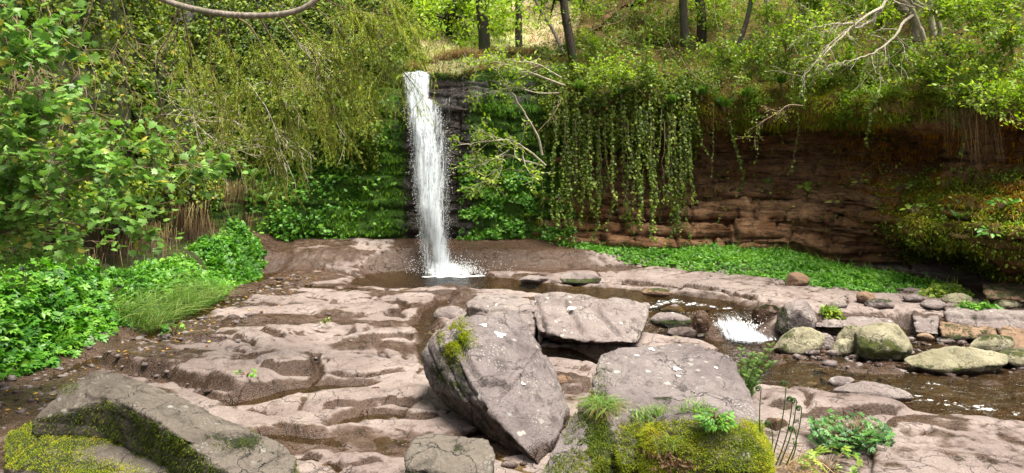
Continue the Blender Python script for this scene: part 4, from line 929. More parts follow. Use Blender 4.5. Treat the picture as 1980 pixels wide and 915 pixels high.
n = 2200; a = rng.normal(0, 1, n); P = np.stack([-1.18 + .20 * a + .35 * rng.random(n) ** 2, 14.0 + .12 * rng.normal(size=n), .0 + np.abs(rng.normal(0, .13, n)) * np.exp(-.3 * a * a)], 1); drops(g, P, rng.uniform(.002, .008, n))
n = 350; P = np.stack([rng.uniform(-2.0, .1, n), rng.uniform(13.7, 14.5, n), np.abs(rng.normal(.02, .16, n))], 1); drops(g, P, rng.uniform(.003, .007, n))
g.build('spray', FOAMM, wf)
# heap of foam at its foot
hx_, hy_ = np.meshgrid(np.linspace(-1.75, -.35, 90), np.linspace(13.65, 14.5, 50)); q = np.stack([hx_.ravel(), hy_.ravel(), hx_.ravel() * 0], 1)
hz_ = .30 * np.exp(-((hx_ + 1.24) / .26) ** 2 - ((hy_ - 14.1) / .2) ** 2) + .10 * np.exp(-((hx_ + .9) / .28) ** 2 - ((hy_ - 14.0) / .12) ** 2) + (.10 * fbm(q * 9, 4, 511)).reshape(hx_.shape) * np.exp(-((hx_ + 1.1) / .5) ** 2 - ((hy_ - 14.05) / .22) ** 2) - .13
ff_ = grid_faces(50, 90); ff_ = ff_[(hz_.ravel()[ff_] > -.045).all(1)]; us_ = np.unique(ff_); rm_ = np.zeros(hz_.size, int); rm_[us_] = np.arange(len(us_))
mk('foam', np.stack([hx_, hy_, hz_], -1).reshape(-1, 3)[us_], [rm_[ff_]], FOAMM, wf, True)
# thin trickles over the dark ledges to the right
tk = empty('waterfall', at(910, 200, 15.2), 'thin trickles of water over the dark ledge right of the main fall', 'waterfall')
for a, b, c, d in ((896, 128, 186, .5), (861, 140, 160, .4), (915, 184, 190, .3)): curtain('water_sheet', [(b, a - 3, a + 2, 15.4, .5), ((b + c) / 2, a - 4, a + 2, 15.15, .6), (c, a - 3, a + 5, 15.05, .55)], d, tk, FALL, 8, 30, .01)
# the little cascade
cs = empty('waterfall', gz(1430, 650, -.27), 'small white cascade dropping between wet rocks in the stream', 'waterfall')
for ly, sh, dn in ((.2, 0, .78), (1.4, .07, .74), (2.2, -.08, .66), (3.7, .12, .6)):
    curtain('water_sheet', [(590, 1370 + 20 * sh, 1440, 10.98, dn - .45), (599, 1372, 1446 + 90 * sh, 10.70, dn - .3), (610, 1382, 1440, 10.50, dn - .1), (622, 1376 - 60 * sh, 1462, 10.34, dn), (636, 1390, 1470 + 150 * sh, 10.18, dn + .02), (648, 1384, 1512, 10.04, dn - .04), (657, 1400, 1500, 9.95, dn - .2)], ly, cs, FALL, 40, 60, .16, sh, 1.1)
curtain('water_sheet', [(618, 1398, 1440, 10.30, .7), (630, 1396, 1460, 10.16, .98), (644, 1394, 1490, 10.02, 1.1), (655, 1400, 1512, 9.93, .95)], 5.2, cs, FALL, 40, 60, .10, .05, 1.6)
g = Geo(); n = 1600; f = rng.random(n); P = gz(1390, 650, -.27) + np.stack([rng.uniform(0, .75, n), rng.normal(.1, .12, n), np.abs(rng.normal(0, .07, n))], 1); drops(g, P, rng.uniform(.003, .009, n)); g.build('spray', FOAMM, cs)

# ------------------------------------------------------------------ plants: helpers
def on(sheet, px, py, out=.0):
    X, Y_ = PX(sheet.P); d = (X - px) ** 2 + (Y_ - py) ** 2; front = d < max(64, d.min() * 1.5)
    k = np.where(front, sheet.P[..., 1], 1e9).argmin(); i, j = np.unravel_index(k, d.shape)
    P = at(px, py, sheet.P[i, j, 1]); return P + sheet.N[i, j] * out, sheet.N[i, j]
ORD = 'first second third fourth fifth sixth seventh eighth ninth tenth eleventh twelfth thirteenth fourteenth fifteenth sixteenth seventeenth eighteenth nineteenth twentieth'.split()
ORD += ['twenty-' + o for o in ORD[:9]] + ['thirtieth'] + ['thirty-' + o for o in ORD[:9]] + ['fortieth'] + ['forty-' + o for o in ORD[:9]] + ['fiftieth'] + ['fifty-' + o for o in ORD[:9]]
def rvec(rng, n): return unit(rng.normal(size=(n, 3)))
def carpet(g, P, N, tpl, size, rng, out=(.01, .12), hang=.6, up=.4, rnd=None, jit=.5):
    n = len(P)
    if n == 0: return
    o = rng.uniform(*out, n) if rnd is None or True else 0
    nr = unit(N + up * np.array([0, 0, 1]) + jit * rng.normal(size=(n, 3)))
    gr = unit(np.array([0, 0, -hang]) + .8 * rng.normal(size=(n, 3)) + .3 * N)
    g.leaves(tpl, P + N * o[:, None], nr, gr, rng.uniform(size[0], size[1], n), rng.random(n) if rnd is None else rnd)
def clump(P, f=1.2, lo=-.15, hi=.15, seed=601): return sstep(lo, hi, fbm(P * f, 3, seed))

# ivy and moss on the left bank
rng = np.random.default_rng(21)
g = Geo()
P, N = BANK.sample(rng, 200000, lambda P, N, x, y: (P[:, 2] > 1.45) & (P[:, 2] < 6.2) & (P[:, 1] > 5) & (rng.random(len(P)) < .14 + .62 * clump(P, 1.0, -.25, .2)))
P2, N2 = WALL.sample(rng, 170000, lambda P, N, x, y: (x < 720 + 60 * fbm(P, 2, 5)) & (P[:, 2] > 2.3) & (P[:, 2] < 6.3) & (rng.random(len(P)) < .2 + .7 * clump(P, 1.2)))
P = np.vstack([P, P2]); N = np.vstack([N, N2]); b = .26 * clump(P, 2.2, -.1, .35, 611)
r = np.clip(.52 + .55 * fbm(P * 1.4, 3, 615) + .22 * rng.normal(size=len(P)), 0, 1)
r = np.where(rng.random(len(P)) < .03, 1, np.minimum(r, .9)); f = rng.random(len(P)) < .5
for m, tp in ((f, IVY), (~f, OVATE)):
    carpet(g, P[m] + N[m] * b[m][:, None], N[m], tp, (.045, .095), rng, rnd=r[m])
ivb = g.build('ivy', IVYM); tag(ivb, kind='stuff'); print('ivy', len(P))
# fresh small leaves and grass over the lower part of the bank
g = Geo()
P, N = WALL.sample(rng, 36000, lambda P, N, x, y: (rng.random(len(P)) < .95) & ((x < 735) | (P[:, 2] > 4.02)), (380, 800, -120, 320)); bb = .2 * clump(P, 2.2, -.1, .35, 612); P = P + N * bb[:, None]
carpet(g, P, N, OVATE, (.05, .10), rng, rnd=np.clip(.55 + .5 * fbm(P * 1.4, 3, 616) + .2 * rng.normal(size=len(P)), 0, .93)); o = g.build('ivy', IVYM); tag(o, kind='stuff')
g = Geo()
P, N = BANK.sample(rng, 60000, lambda P, N, x, y: (P[:, 2] > 1.0) & (P[:, 2] < 3.2) & (P[:, 1] > 7) & (x > 180) & (rng.random(len(P)) < .55 * clump(P, 1.5, -.05, .2, 621)))
carpet(g, P, N, OVATE, (.04, .08), rng, (.02, .2), .3, .9)
P, N = WALL.sample(rng, 70000, lambda P, N, x, y: (x < 765) & (x > 480) & (P[:, 2] > .3) & (P[:, 2] < 3.4) & (rng.random(len(P)) < (.15 + .8 * clump(P, 2.0, -.1, .25, 623)) * sstep(770, 600, x + 60 * fbm(P * 2, 2, 8))))
carpet(g, P, N, TRIFOL, (.05, .11), rng, (.02, .14), .6, .6)
P, N = WALL.sample(rng, 16000, lambda P, N, x, y: (P[:, 2] > .33) & (rng.random(len(P)) < .9 * clump(P * np.array([1, 1, 1.8]), 1.8, -.02, .2, 625)), (885, 1060, 300, 478)); carpet(g, P, N, TRIFOL, (.045, .09), rng, (.02, .14), .5, .7)
P, N = OVER.sample(rng, 12000, lambda P, N, x, y: rng.random(len(P)) < .9 * clump(P * np.array([1, 1, 1.8]), 1.8, -.02, .2, 625), (985, 1110, 330, 478)); carpet(g, P, N, TRIFOL, (.045, .09), rng, (.02, .14), .5, .7)
o = g.build('creeping_plants', HERB); tag(o, kind='stuff')
g = Geo()
P, N = WALL.sample(rng, 160000, lambda P, N, x, y: (((x > 520) & (x < 792) & (P[:, 2] < 3.7)) | ((x > 900) & (x < 1090) & (y > 150))) & (P[:, 2] > .32) & (rng.random(len(P)) < .15 + .8 * clump(P * np.array([1, 1, 2.2]), 1.7, -.2, .15, 627)) & (N[:, 2] > -.45))
dark = np.exp(-((PX(P)[0] - 850) / 70) ** 2); k = rng.random(len(P)) > 1.2 * dark; P, N = P[k], N[k]
g.blades(P, unit(N * .8 + np.array([0, 0, -.5]) + .5 * rng.normal(size=P.shape)), np.array([0, 0, -.45]) + 0 * P, rng.uniform(.03, .085, len(P)), .014, np.clip(.35 + .6 * fbm(P * 1.8, 3, 629) + .18 * rng.normal(size=len(P)), 0, .9), 2)
P, N = BANK.sample(rng, 40000, lambda P, N, x, y: (P[:, 2] > .2) & (P[:, 2] < 2.6) & (P[:, 1] > 6) & (rng.random(len(P)) < .7 * clump(P, 1.7, -.1, .2, 631)))
g.blades(P, unit(N + .6 * rng.normal(size=P.shape)), np.array([0, 0, -.5]) + 0 * P, rng.uniform(.05, .14, len(P)), .013, rng.random(len(P)), 2)
o = g.build('moss', MOSSG); tag(o, kind='stuff')

P, N = WALL.sample(rng, 120000, lambda P, N, x, y: (P[:, 2] > 3.8) & (x > 690) & (rng.random(len(P)) < .25 + .6 * clump(P, 1.5)) & ((x < 770) | (x > 842)))
for nm_, mt_, sel in (('rim_grass', GRASSD, fbm(P * 1.1, 2, 661) > -.02), ('rim_grass', GRASSG, fbm(P * 1.1, 2, 661) < .06)):
    g = Geo(); n = sel.sum(); g.blades(P[sel], unit(np.c_[.5 * rng.normal(size=(n, 2)) + [0, -.4], np.full(n, .8)]), np.c_[.4 * rng.normal(size=(n, 2)) + [0, -.5], np.full(n, -.75)], rng.uniform(.1, .32, n), .012, rng.random(n), 3); tag(g.build(nm_, mt_), kind='stuff')
# herbs at the foot of the banks
def herbs(name, poly, n, hmax, rise, mat, seed, tpl=TRIFOL, size=(.06, .11), z0=0.0, edge=.5, label=None, base=None):
    rng = np.random.default_rng(seed); pl = gpl(poly, z0) if base is None else base
    A = np.array(pl); lo, hi = A.min(0), A.max(0); xy = rng.uniform(lo, hi, (n * 6, 2)); xy = xy[inpoly(xy[:, 0], xy[:, 1], pl)][:n]
    de, _, _ = seg_dist(xy[:, 0], xy[:, 1], list(pl) + [pl[0]]); q = np.c_[xy, 0 * xy[:, 0]]; k = de + (.45 if seed == 707 else .2) * fbm(q * 2.2, 4, seed + 9) + .1 * rng.normal(size=len(xy)) > .05; xy, de, q = xy[k], de[k], q[k]
    hum = .5 + .5 * fbm(q * 2.6, 3, seed + 1); h = sstep(0, edge, de) * (rise + hmax * hum)
    g = Geo(); zb = gh(xy[:, 0], xy[:, 1]); zz = zb + h * (1 - .55 * rng.random(len(xy)) ** 2.2) + .02
    e = .05; gx_ = (fbm((q + [e, 0, 0]) * 2.6, 3, seed + 1) - fbm((q - [e, 0, 0]) * 2.6, 3, seed + 1)) / (2 * e); gy_ = (fbm((q + [0, e, 0]) * 2.6, 3, seed + 1) - fbm((q - [0, e, 0]) * 2.6, 3, seed + 1)) / (2 * e)
    nr = unit(np.c_[-.35 * gx_, -.35 * gy_ - .35, np.ones(len(xy))] + .38 * rng.normal(size=(len(xy), 3)))
    gr = unit(np.c_[rng.normal(size=len(xy)), rng.normal(size=len(xy)) - .5, -.25 + .3 * rng.normal(size=len(xy))])
    g.leaves(tpl, np.c_[xy, zz], nr, gr, rng.uniform(*size, len(xy)), np.clip(.5 + .3 * fbm(q * 3, 2, seed + 4) + .35 * fbm(q * .9, 2, seed + 6) + .22 * rng.normal(size=len(xy)), 0, 1))
    k = rng.random(len(xy)) < .10; g.leaves(OVATE, np.c_[xy, zz + .03][k], unit(nr[k] + .5 * rng.normal(size=(k.sum(), 3))), gr[k], size[0] * rng.uniform(.6, 1.5, k.sum()), rng.random(k.sum()) ** .5)
    k = rng.random(len(xy)) < .04; g.blades(np.c_[xy, zz][k], unit(np.c_[.35 * rng.normal(size=(k.sum(), 2)), np.ones(k.sum())]), np.c_[.3 * rng.normal(size=(k.sum(), 2)), np.full(k.sum(), -.3)], rng.uniform(.1, .3, k.sum()), .007, rng.uniform(.5, 1, k.sum()), 3)
    k = rng.random(len(xy)) < .12; g.blades(np.c_[xy, zb][k], unit(np.c_[.2 * rng.normal(size=(k.sum(), 2)), np.ones(k.sum())]), .1 * rng.normal(size=(k.sum(), 3)), h[k] + .02, .008, .2, 2)
    o = g.build(name, mat); tag(o, kind='stuff'); return o
herbs('ground_cover', None, 15000, .42, .42, HERB, 701, base=[(-5.05, 6.6), (-4.85, 7.5), (-4.78, 8.4), (-4.82, 9.3), (-5.05, 9.9), (-5.9, 10.3), (-6.9, 9.5), (-7.2, 7)], size=(.08, .15), edge=.55)
herbs('ground_cover', None, 7000, .35, .35, HERB, 703, base=[(-4.75, 12.3), (-4.6, 13.4), (-4.75, 14.5), (-5.1, 14.9), (-5.8, 14.6), (-5.8, 12.6), (-5.3, 12.0)], size=(.07, .12))
herbs('ground_cover', None, 9500, .30, .30, HERB, 705, base=[(-4.8, 9.3), (-4.55, 10.4), (-4.5, 11.6), (-4.6, 12.9), (-5.8, 12.9), (-6.1, 10.0), (-5.6, 9.3)], size=(.05, .10), tpl=TRIFOL, edge=.9)
g = Geo(); n = 2600; xy = np.c_[rng.uniform(-5.2, -4.45, n), rng.uniform(9.3, 11.6, n)]; P = np.c_[xy, gh(xy[:, 0], xy[:, 1]) + .12 * rng.random(n)]
g.blades(P, unit(np.c_[.4 * rng.normal(size=n) + .3, .3 * rng.normal(size=n), np.full(n, 1.)]), np.c_[.3 * rng.normal(size=n) + .2, .3 * rng.normal(size=n), np.full(n, -.5)], rng.uniform(.15, .5, n), .009, rng.random(n), 4); tag(g.build('bank_grass', GRASSG), kind='stuff')
R0 = [gz(*a)[:2] for a in ((1030, 476, .3), (1120, 496, .2), (1250, 506, .18), (1400, 521, .15), (1540, 545, .1), (1660, 562, .05), (1790, 567, 0), (1850, 572, 0))]
herbs('ground_cover', None, 17000, .15, .05, HERB, 707, base=R0 + [(7.2, 12.2), (6.45, 13.5), (5.5, 14.9), (4.4, 15.3), (2.6, 15.4), (1.4, 15.5)], size=(.04, .085), edge=.6)
herbs('ground_cover', [(1010, 487), (1130, 497), (1260, 512), (1430, 530), (1560, 550), (1640, 562), (1540, 545), (1400, 520), (1250, 503), (1120, 492)], 4500, .05, .02, MOSSB, 709, tpl=DIAM, size=(.03, .05), edge=.1)
for k, (c, w, n, h_) in enumerate((((1690, 604), 36, 500, .16), ((1610, 600), 22, 300, .14), ((1900, 600), 60, 800, .15), ((1830, 570), 50, 700, .12))):
    x, y, _ = gz(c[0], c[1], .05); w_ = w / F * y
    herbs('ground_cover', None, n, h_, .05, (HERB, FRESH)[k % 2], 720 + k, base=[(x + w_ * math.cos(a), y + .8 * w_ * math.sin(a)) for a in np.linspace(0, 6.28, 9)[:-1]], size=(.05, .09), edge=.25, tpl=(TRIFOL, OVATE)[k % 2])

# moss and leaves on the overhanging cliff
rng = np.random.default_rng(31); g = Geo(); gO = Geo()
lipm = lambda P, N, x, y: (P[:, 2] > 2.75) & (P[:, 2] < 3.9) & (x > 1330) & (x < 2040) & (rng.random(len(P)) < (.25 + .75 * clump(P, 1.3, -.2, .15, 641)) * (1 - sstep(3.4, 3.9, P[:, 2])))
P, N = OVER.sample(rng, 85000, lipm, (1330, 2040, 60, 260))
lowm = lambda P, N, x, y: (x > 1690) & (y > 330) & (y < 540) & (N[:, 2] > -.4) & (rng.random(len(P)) < (.2 + .8 * clump(P, 1.8, -.15, .15, 643)) * sstep(1690, 1780, x) * sstep(330, 380, y))
P2, N2 = OVER.sample(rng, 60000, lowm, (1690, 2040, 320, 550))
P3, N3 = OVER.sample(rng, 120000, lambda P, N, x, y: (x > 980) & (x < 1140) & (P[:, 2] > .2) & (P[:, 2] < 1.9) & (rng.random(len(P)) < .2 + .8 * clump(P, 1.8, -.1, .2, 645)))
P = np.vstack([P, P2, P3]); N = np.vstack([N, N2, N3])
g.blades(P, unit(N + .6 * rng.normal(size=P.shape)), np.array([0, 0, -.55]) + 0 * P, rng.uniform(.03, .11, len(P)), .014, np.clip(.55 + .7 * fbm(P * 2, 3, 647) + .2 * rng.normal(size=len(P)), 0, 1), 2); print('lip moss', len(P))
o = g.build('moss', MOSSB); tag(o, kind='stuff')
g = Geo(); P, N = OVER.sample(rng, 26000, lambda P, N, x, y: rng.random(len(P)) < .95 * clump(P, 1.5, -.15, .12, 681), (1325, 2040, 120, 232))
carpet(g, P, N, DIAM, (.03, .065), rng, (.02, .12), .3, .8, rnd=np.clip(.35 + .6 * fbm(P * 2, 3, 683) + .2 * rng.normal(size=len(P)), 0, 1), jit=.4); tag(g.build('moss', LIME), kind='stuff')
g = Geo(); P, N = OVER.sample(rng, 9000, lambda P, N, x, y: rng.random(len(P)) < .95 * clump(P, 1.6, -.05, .15, 685), (1700, 2040, 330, 535))
carpet(g, P, N, DIAM, (.03, .06), rng, (.02, .10), .3, .8, rnd=np.clip(.35 + .6 * fbm(P * 2, 3, 683) + .2 * rng.normal(size=len(P)), 0, 1), jit=.4); tag(g.build('moss', LIME), kind='stuff')
P, N = OVER.sample(rng, 70000, lambda P, N, x, y: rng.random(len(P)) < .9 * clump(P, 1.7, -.05, .12, 651) * sstep(1580, 1700, x), (1580, 2040, 235, 420))
gO.blades(P, unit(N + .6 * rng.normal(size=P.shape)), np.array([0, 0, -.5]) + 0 * P, rng.uniform(.03, .09, len(P)), .012, rng.random(len(P)), 2)
o = gO.build('moss', MOSSO); tag(o, kind='stuff')
g = Geo()
P, N = OVER.sample(rng, 240000, lambda P, N, x, y: (P[:, 2] > 3.0) & (y > -60) & (P[:, 1] < 21) & (rng.random(len(P)) < (.10 + .8 * clump(P, 1.1, -.12, .2, 653)) * np.where(x < 1340, 1, .6 * sstep(3.2, 3.8, P[:, 2]))))
b = .3 * clump(P, 1.8, -.1, .35, 655); r = np.clip(.45 + .5 * fbm(P * 1.2, 3, 657) + .2 * rng.normal(size=len(P)), 0, .92)
carpet(g, P + N * b[:, None], N, OVATE, (.04, .085), rng, (.02, .2), .4, .5, rnd=r)
P, N = OVER.sample(rng, 90000, lambda P, N, x, y: (x > 1020) & (x < 1350) & (P[:, 2] > 1.7) & (P[:, 2] < 3.9) & (rng.random(len(P)) < .85 * sstep(1.7, 2.5, P[:, 2])))
carpet(g, P, N, IVY, (.04, .075), rng, (.02, .32), .7, .4); print('top', len(r), len(P))
P, N = OVER.sample(rng, 11000, None, (1050, 1345, 150, 262)); P = P + N * (.30 * clump(P, 2.0, -.2, .3, 671) * rng.random(len(P)))[:, None] + np.c_[0 * P[:, :2], -.18 * rng.random(len(P)) ** 2]
carpet(g, P, N, IVY, (.035, .07), rng, (.02, .16), .8, .4, rnd=np.clip(.55 + .4 * fbm(P * 2, 2, 673) + .2 * rng.normal(size=len(P)), 0, .92))
P, N = OVER.sample(rng, 5200, lambda P, N, x, y: rng.random(len(P)) < .8 * clump(P, 2.2, -.05, .15, 659), (1700, 2040, 330, 545))
P2, N2 = OVER.sample(rng, 2200, lambda P, N, x, y: rng.random(len(P)) < .9 * clump(P, 2.0, .02, .15, 667), (1330, 1720, 225, 430)); P = np.vstack([P, P2]); N = np.vstack([N, N2])
carpet(g, P, N, OVATE, (.04, .08), rng, (.02, .15), .4, .5, rnd=np.clip(.7 + .2 * rng.normal(size=len(P)), 0, .95))
o = g.build('ivy', IVYM); tag(o, kind='stuff')

# ivy strands hanging down over the ledge
def strand(P0, L, rng, label, group, dens=46, size=(.032, .058), mat=None, spread=.035, r0=.005):
    n = max(6, int(L / .05)); t = np.linspace(0, 1, n); w = rng.normal(0, .035, (n, 3)).cumsum(0) * .6; w[:, 2] = 0
    pts_ = P0 + w * t[:, None] + np.c_[0 * t, -.10 * np.sin(t * 1.5), -L * t]
    e = empty('ivy_strand', P0, label, 'ivy', group)
    g = Geo(); g.tube(pts_, r0 * (1.2 - .7 * t), 4); g.build('stem', BARKM, e)
    m = int(L * dens); k = rng.random(m) ** .85 * (n - 1); i = k.astype(int); P = pts_[i] + (pts_[np.minimum(i + 1, n - 1)] - pts_[i]) * (k - i)[:, None]
    d = rvec(rng, m); d[:, 2] = -abs(d[:, 2]) * .4; d[:, 1] -= .5; d = unit(d); g = Geo()
    g.leaves(IVY, P + d * rng.uniform(.005, spread, m)[:, None], unit(d + np.array([0, -.3, .5]) + .3 * rng.normal(size=(m, 3))), unit(np.array([0, 0, -.9]) + .5 * d + .4 * rng.normal(size=(m, 3))), rng.uniform(*size, m), np.clip(.46 + .24 * rng.normal(size=m), 0, .93))
    g.build('leaves', mat or IVYM, e); return e
rng = np.random.default_rng(41)
xs = np.sort(np.r_[np.linspace(1062, 1326, 26) + rng.normal(0, 5, 26), rng.choice([1085, 1112, 1135, 1200, 1240, 1248, 1300, 1308], 30) + rng.normal(0, 13, 30)])
for k, x in enumerate(xs):
    top = 225 + 25 * math.sin(x * .05) + rng.uniform(-40, 25); Pt, Nt = on(OVER, x, top, .12); bot = 305 + 165 * rng.random() ** .75 + 12 * math.sin(x * .03)
    L = (bot - top) / F * Pt[1]
    strand(Pt + np.array([0, -rng.uniform(.0, .35), 0]), L, rng, ORD[k] + ' ivy strand from the left in the dense hanging curtain', 'ivy strands of the hanging curtain', dens=rng.uniform(45, 110), size=(.022, .062), spread=rng.uniform(.03, .09))
for k, x in enumerate(np.sort(rng.uniform(1068, 1322, 14))):
    Pt, Nt = on(OVER, x, 235, .12); strand(Pt + np.array([0, -rng.uniform(.1, .4), 0]), rng.uniform(.9, 2.1), rng, ORD[k] + ' nearly leafless brown ivy stem from the left among the curtain strands', 'bare ivy stems of the hanging curtain', dens=rng.uniform(3, 14), r0=.006)
for k, (x, a, b, lab) in enumerate(((1416, 170, 395, 'long ivy strand with leaves hanging alone right of the ivy curtain'), (1410, 230, 330, 'short ivy strand beside the long lone strand'), (1545, 215, 335, 'thin ivy strand dangling in front of the dark overhang'), (1683, 205, 290, 'leafy ivy strand hanging from the yellow mossy lip'), (1715, 210, 235, 'tiny ivy strand dangling off the mossy lip'),
                                    (1838, 195, 250, 'bushy ivy strand under the foot of the pale leaning tree'), (1872, 230, 310, 'ivy strand trailing right of the dark hollow'), (1466, 225, 320, 'sparse ivy strand left of the pale dead twig'), (1345, 210, 300, 'broad ivy strand just right of the hanging curtain'), (1376, 200, 345, 'thin bare ivy strand between the curtain and the lone strand'))):
    Pt, Nt = on(OVER, x, a, .1); strand(Pt, (b - a) / F * Pt[1], rng, lab, 'single ivy strands along the overhang', dens=(60, 60, 22, 70, 70, 120, 60, 30, 60, 18)[k])
# dry rootlets hanging in the recess at right
def hang_roots(P0, w, L, n, rng, label, mat, cat='roots', name='hanging_roots', group=None):
    P = P0 + np.c_[rng.normal(0, w, n), rng.normal(0, w * .6, n) - .05, rng.uniform(-.12, .05, n)]; g = Geo()
    g.blades(P, unit(np.c_[.12 * rng.normal(size=(n, 2)), -np.ones(n)] + np.array([0, -.15, 0])), np.c_[.08 * rng.normal(size=(n, 2)), np.full(n, -.2)], L * rng.uniform(.2, 1.0, n) ** 1.3, rng.uniform(.003, .008, n), rng.random(n), 3)
    return tag(g.build(name, mat, None, origin=True), label, cat, group)
Pt, _ = on(OVER, 1905, 210, .15); hang_roots(Pt, .16, 1.1, 160, rng, 'reddish brown roots hanging in front of the dark recess at right', ROOTS)
Pt, _ = on(OVER, 1885, 225, .2); hang_roots(Pt, .22, .7, 160, rng, 'wider fringe of brown roots under the pale leaning tree', ROOTS)
for k, (x, y, w, L, n, lab) in enumerate(((330, 385, .30, .5, 260, 'straw coloured fringe hanging above the second herb patch'), (378, 415, .22, .55, 220, 'pale dead grass hanging beside a jutting stone'), (270, 430, .25, .6, 220, 'brown root fringe hanging left of the straw fringe'), (478, 420, .16, .35, 120, 'short tan fringe hanging above the far herb patch'), (115, 470, .25, .35, 160, 'brown roots hanging behind the near green herbs'), (205, 455, .22, .45, 160, 'dark brown roots between leafy shrub and herbs'), (445, 355, .25, .5, 150, 'grey brown fringe high on the left bank'), (420, 350, .4, .6, 140, 'thin dry fringe below the drooping conifer spray'))):
    Pt, _ = on(BANK, x, y, .12); hang_roots(Pt, w, L, n, rng, lab, (GRASSD, ROOTS)[k % 2], 'dead grass', 'hanging_grass', 'dry fringes on the left bank')

# ------------------------------------------------------------------ ferns, tufts and small plants
rng = np.random.default_rng(51)
def tuft_mesh(n, L, w, rng, spread=.5, droop=.5, foot=.05):
    P = np.c_[rng.normal(0, foot, (n, 2)), np.zeros(n)]; d = unit(np.c_[spread * rng.normal(size=(n, 2)), np.ones(n)])
    g = Geo(); b = np.c_[d[:, :2] * droop, -droop * np.ones(n) * .7]; g.blades(P, d, b, L * rng.uniform(.5, 1, n), w * rng.uniform(.6, 1.2, n), rng.random(n), 4); return g
def fern_mesh(n, L, rng, up=.9, out=1.0):
    g = Geo(); a = np.linspace(0, 2 * np.pi, n, endpoint=False) + rng.normal(0, .3, n); d = np.c_[np.cos(a) * out, np.sin(a) * out, np.full(n, up)] + .15 * rng.normal(size=(n, 3)); d = unit(d)
    nr = unit(np.cross(np.cross(d, [0, 0, 1.]), d)); g.leaves(FROND, np.zeros((n, 3)), nr, d, L * rng.uniform(.7, 1.1, n), rng.random(n)); return g
def protos(kind, k):
    out = []
    for q in range(k):
        e = empty(kind, (0, 0, 0), 'plant', 'plant'); out.append(e)
    return out
def place(proto, used, loc, rz, sc, label, group):
    if id(proto) not in used:
        used.add(id(proto)); proto.location = [float(q) for q in loc]; proto.rotation_euler = (0, 0, rz); proto.scale = (sc,) * 3; proto['label'] = label; proto['group'] = group; return proto
    c = copy_thing(proto, loc, rz, sc, label); c['group'] = group; return c
used = set(); FP = protos('fern', 3)
for e in FP:
    e['category'] = 'fern'; fern_mesh(9, .42, rng).build('fronds', FERNM, e); g = Geo(); g.tube([(0, 0, -.08), (0, 0, -.02), (.005, 0, .03)], [.02, .025, .012], 6); g.build('crown', BARKM, e)
FERNS = [(BANK, 292, 205, 1.6), (BANK, 268, 232, 1.1), (BANK, 275, 372, 1.2), (BANK, 312, 358, 1.2), (BANK, 240, 400, 1.0), (BANK, 480, 350, 1.0), (BANK, 505, 390, .9), (BANK, 425, 300, .9), (BANK, 150, 400, 1.0), (WALL, 560, 240, .9), (WALL, 640, 215, .9),
         (OVER, 1048, 385, 1.0), (OVER, 1062, 402, .9), (OVER, 1030, 430, .7), (OVER, 1300, 205, 1.0), (OVER, 1245, 180, 1.0), (OVER, 1325, 225, 1.1), (OVER, 1395, 210, 1.0), (OVER, 1440, 195, 1.0), (OVER, 1200, 185, .9), (OVER, 1505, 170, .9), (OVER, 1620, 150, .9), (OVER, 1355, 190, 1.0), (OVER, 1750, 160, .8), (OVER, 1910, 140, 1.0), (OVER, 1485, 365, .5), (OVER, 1870, 420, .6), (OVER, 1120, 175, .9)]
wh = {id(BANK): 'on the left bank', id(WALL): 'on the green wall left of the waterfall', id(OVER): 'on the right cliff'}
cnt = {}
for sh, x, y, s_ in sorted(FERNS, key=lambda a: (id(a[0]), a[1])):
    k = cnt.get(id(sh), 0); cnt[id(sh)] = k + 1; Pt, Nt = on(sh, x, y, .12)
    place(FP[rng.integers(3)], used, Pt, rng.uniform(0, 6), s_, 'green fern, ' + ORD[k] + ' from the left ' + wh[id(sh)], 'ferns growing ' + wh[id(sh)])
used = set(); TP = protos('grass_tuft', 2)
for e in TP:
    e['category'] = 'grass tuft'; tuft_mesh(170, .42, .008, rng, .6, .75, .07).build('blades', GRASSD, e)
for x, y, s_, lab in ((1392, 372, 1.0, 'tan grass tuft on a brown ledge under the lone ivy strand'), (1365, 380, .8, 'smaller tan grass tuft left of the one under the lone ivy'), (1165, 388, .9, 'tan grass tuft at the foot of the hanging ivy curtain'), (1195, 396, .7, 'short tan grass tuft right of the curtain foot tuft'), (1060, 345, .7, 'dry grass tuft on the mossy corner left of the ivy curtain'), (1865, 455, .6, 'dry grass tuft on the mossy slope at right'), (1600, 445, .5, 'small dry grass tuft above the pale jutting blocks')):
    Pt, Nt = on(OVER, x, y, .05); place(TP[rng.integers(2)], used, Pt, rng.uniform(0, 6), s_, lab, 'dry grass tufts on the right cliff')
for k, (x, y, Y, s_) in enumerate(((830, 118, 15.6, 1.2), (858, 112, 15.7, 1.4), (885, 108, 15.8, 1.4), (905, 104, 16.0, 1.3), (925, 112, 15.7, 1.2), (800, 128, 15.9, 1.1), (955, 100, 16.2, 1.2), (985, 98, 16.4, 1.3), (1030, 100, 16.8, 1.2))):
    place(TP[k % 2], used, on(WALL, x, y + 6, .02)[0], k * 1.1, s_, 'overhanging tan grass tuft, ' + ORD[k if k < 5 else k] + ' of those on the rim above the waterfall', 'grass tufts on the rim above the waterfall')
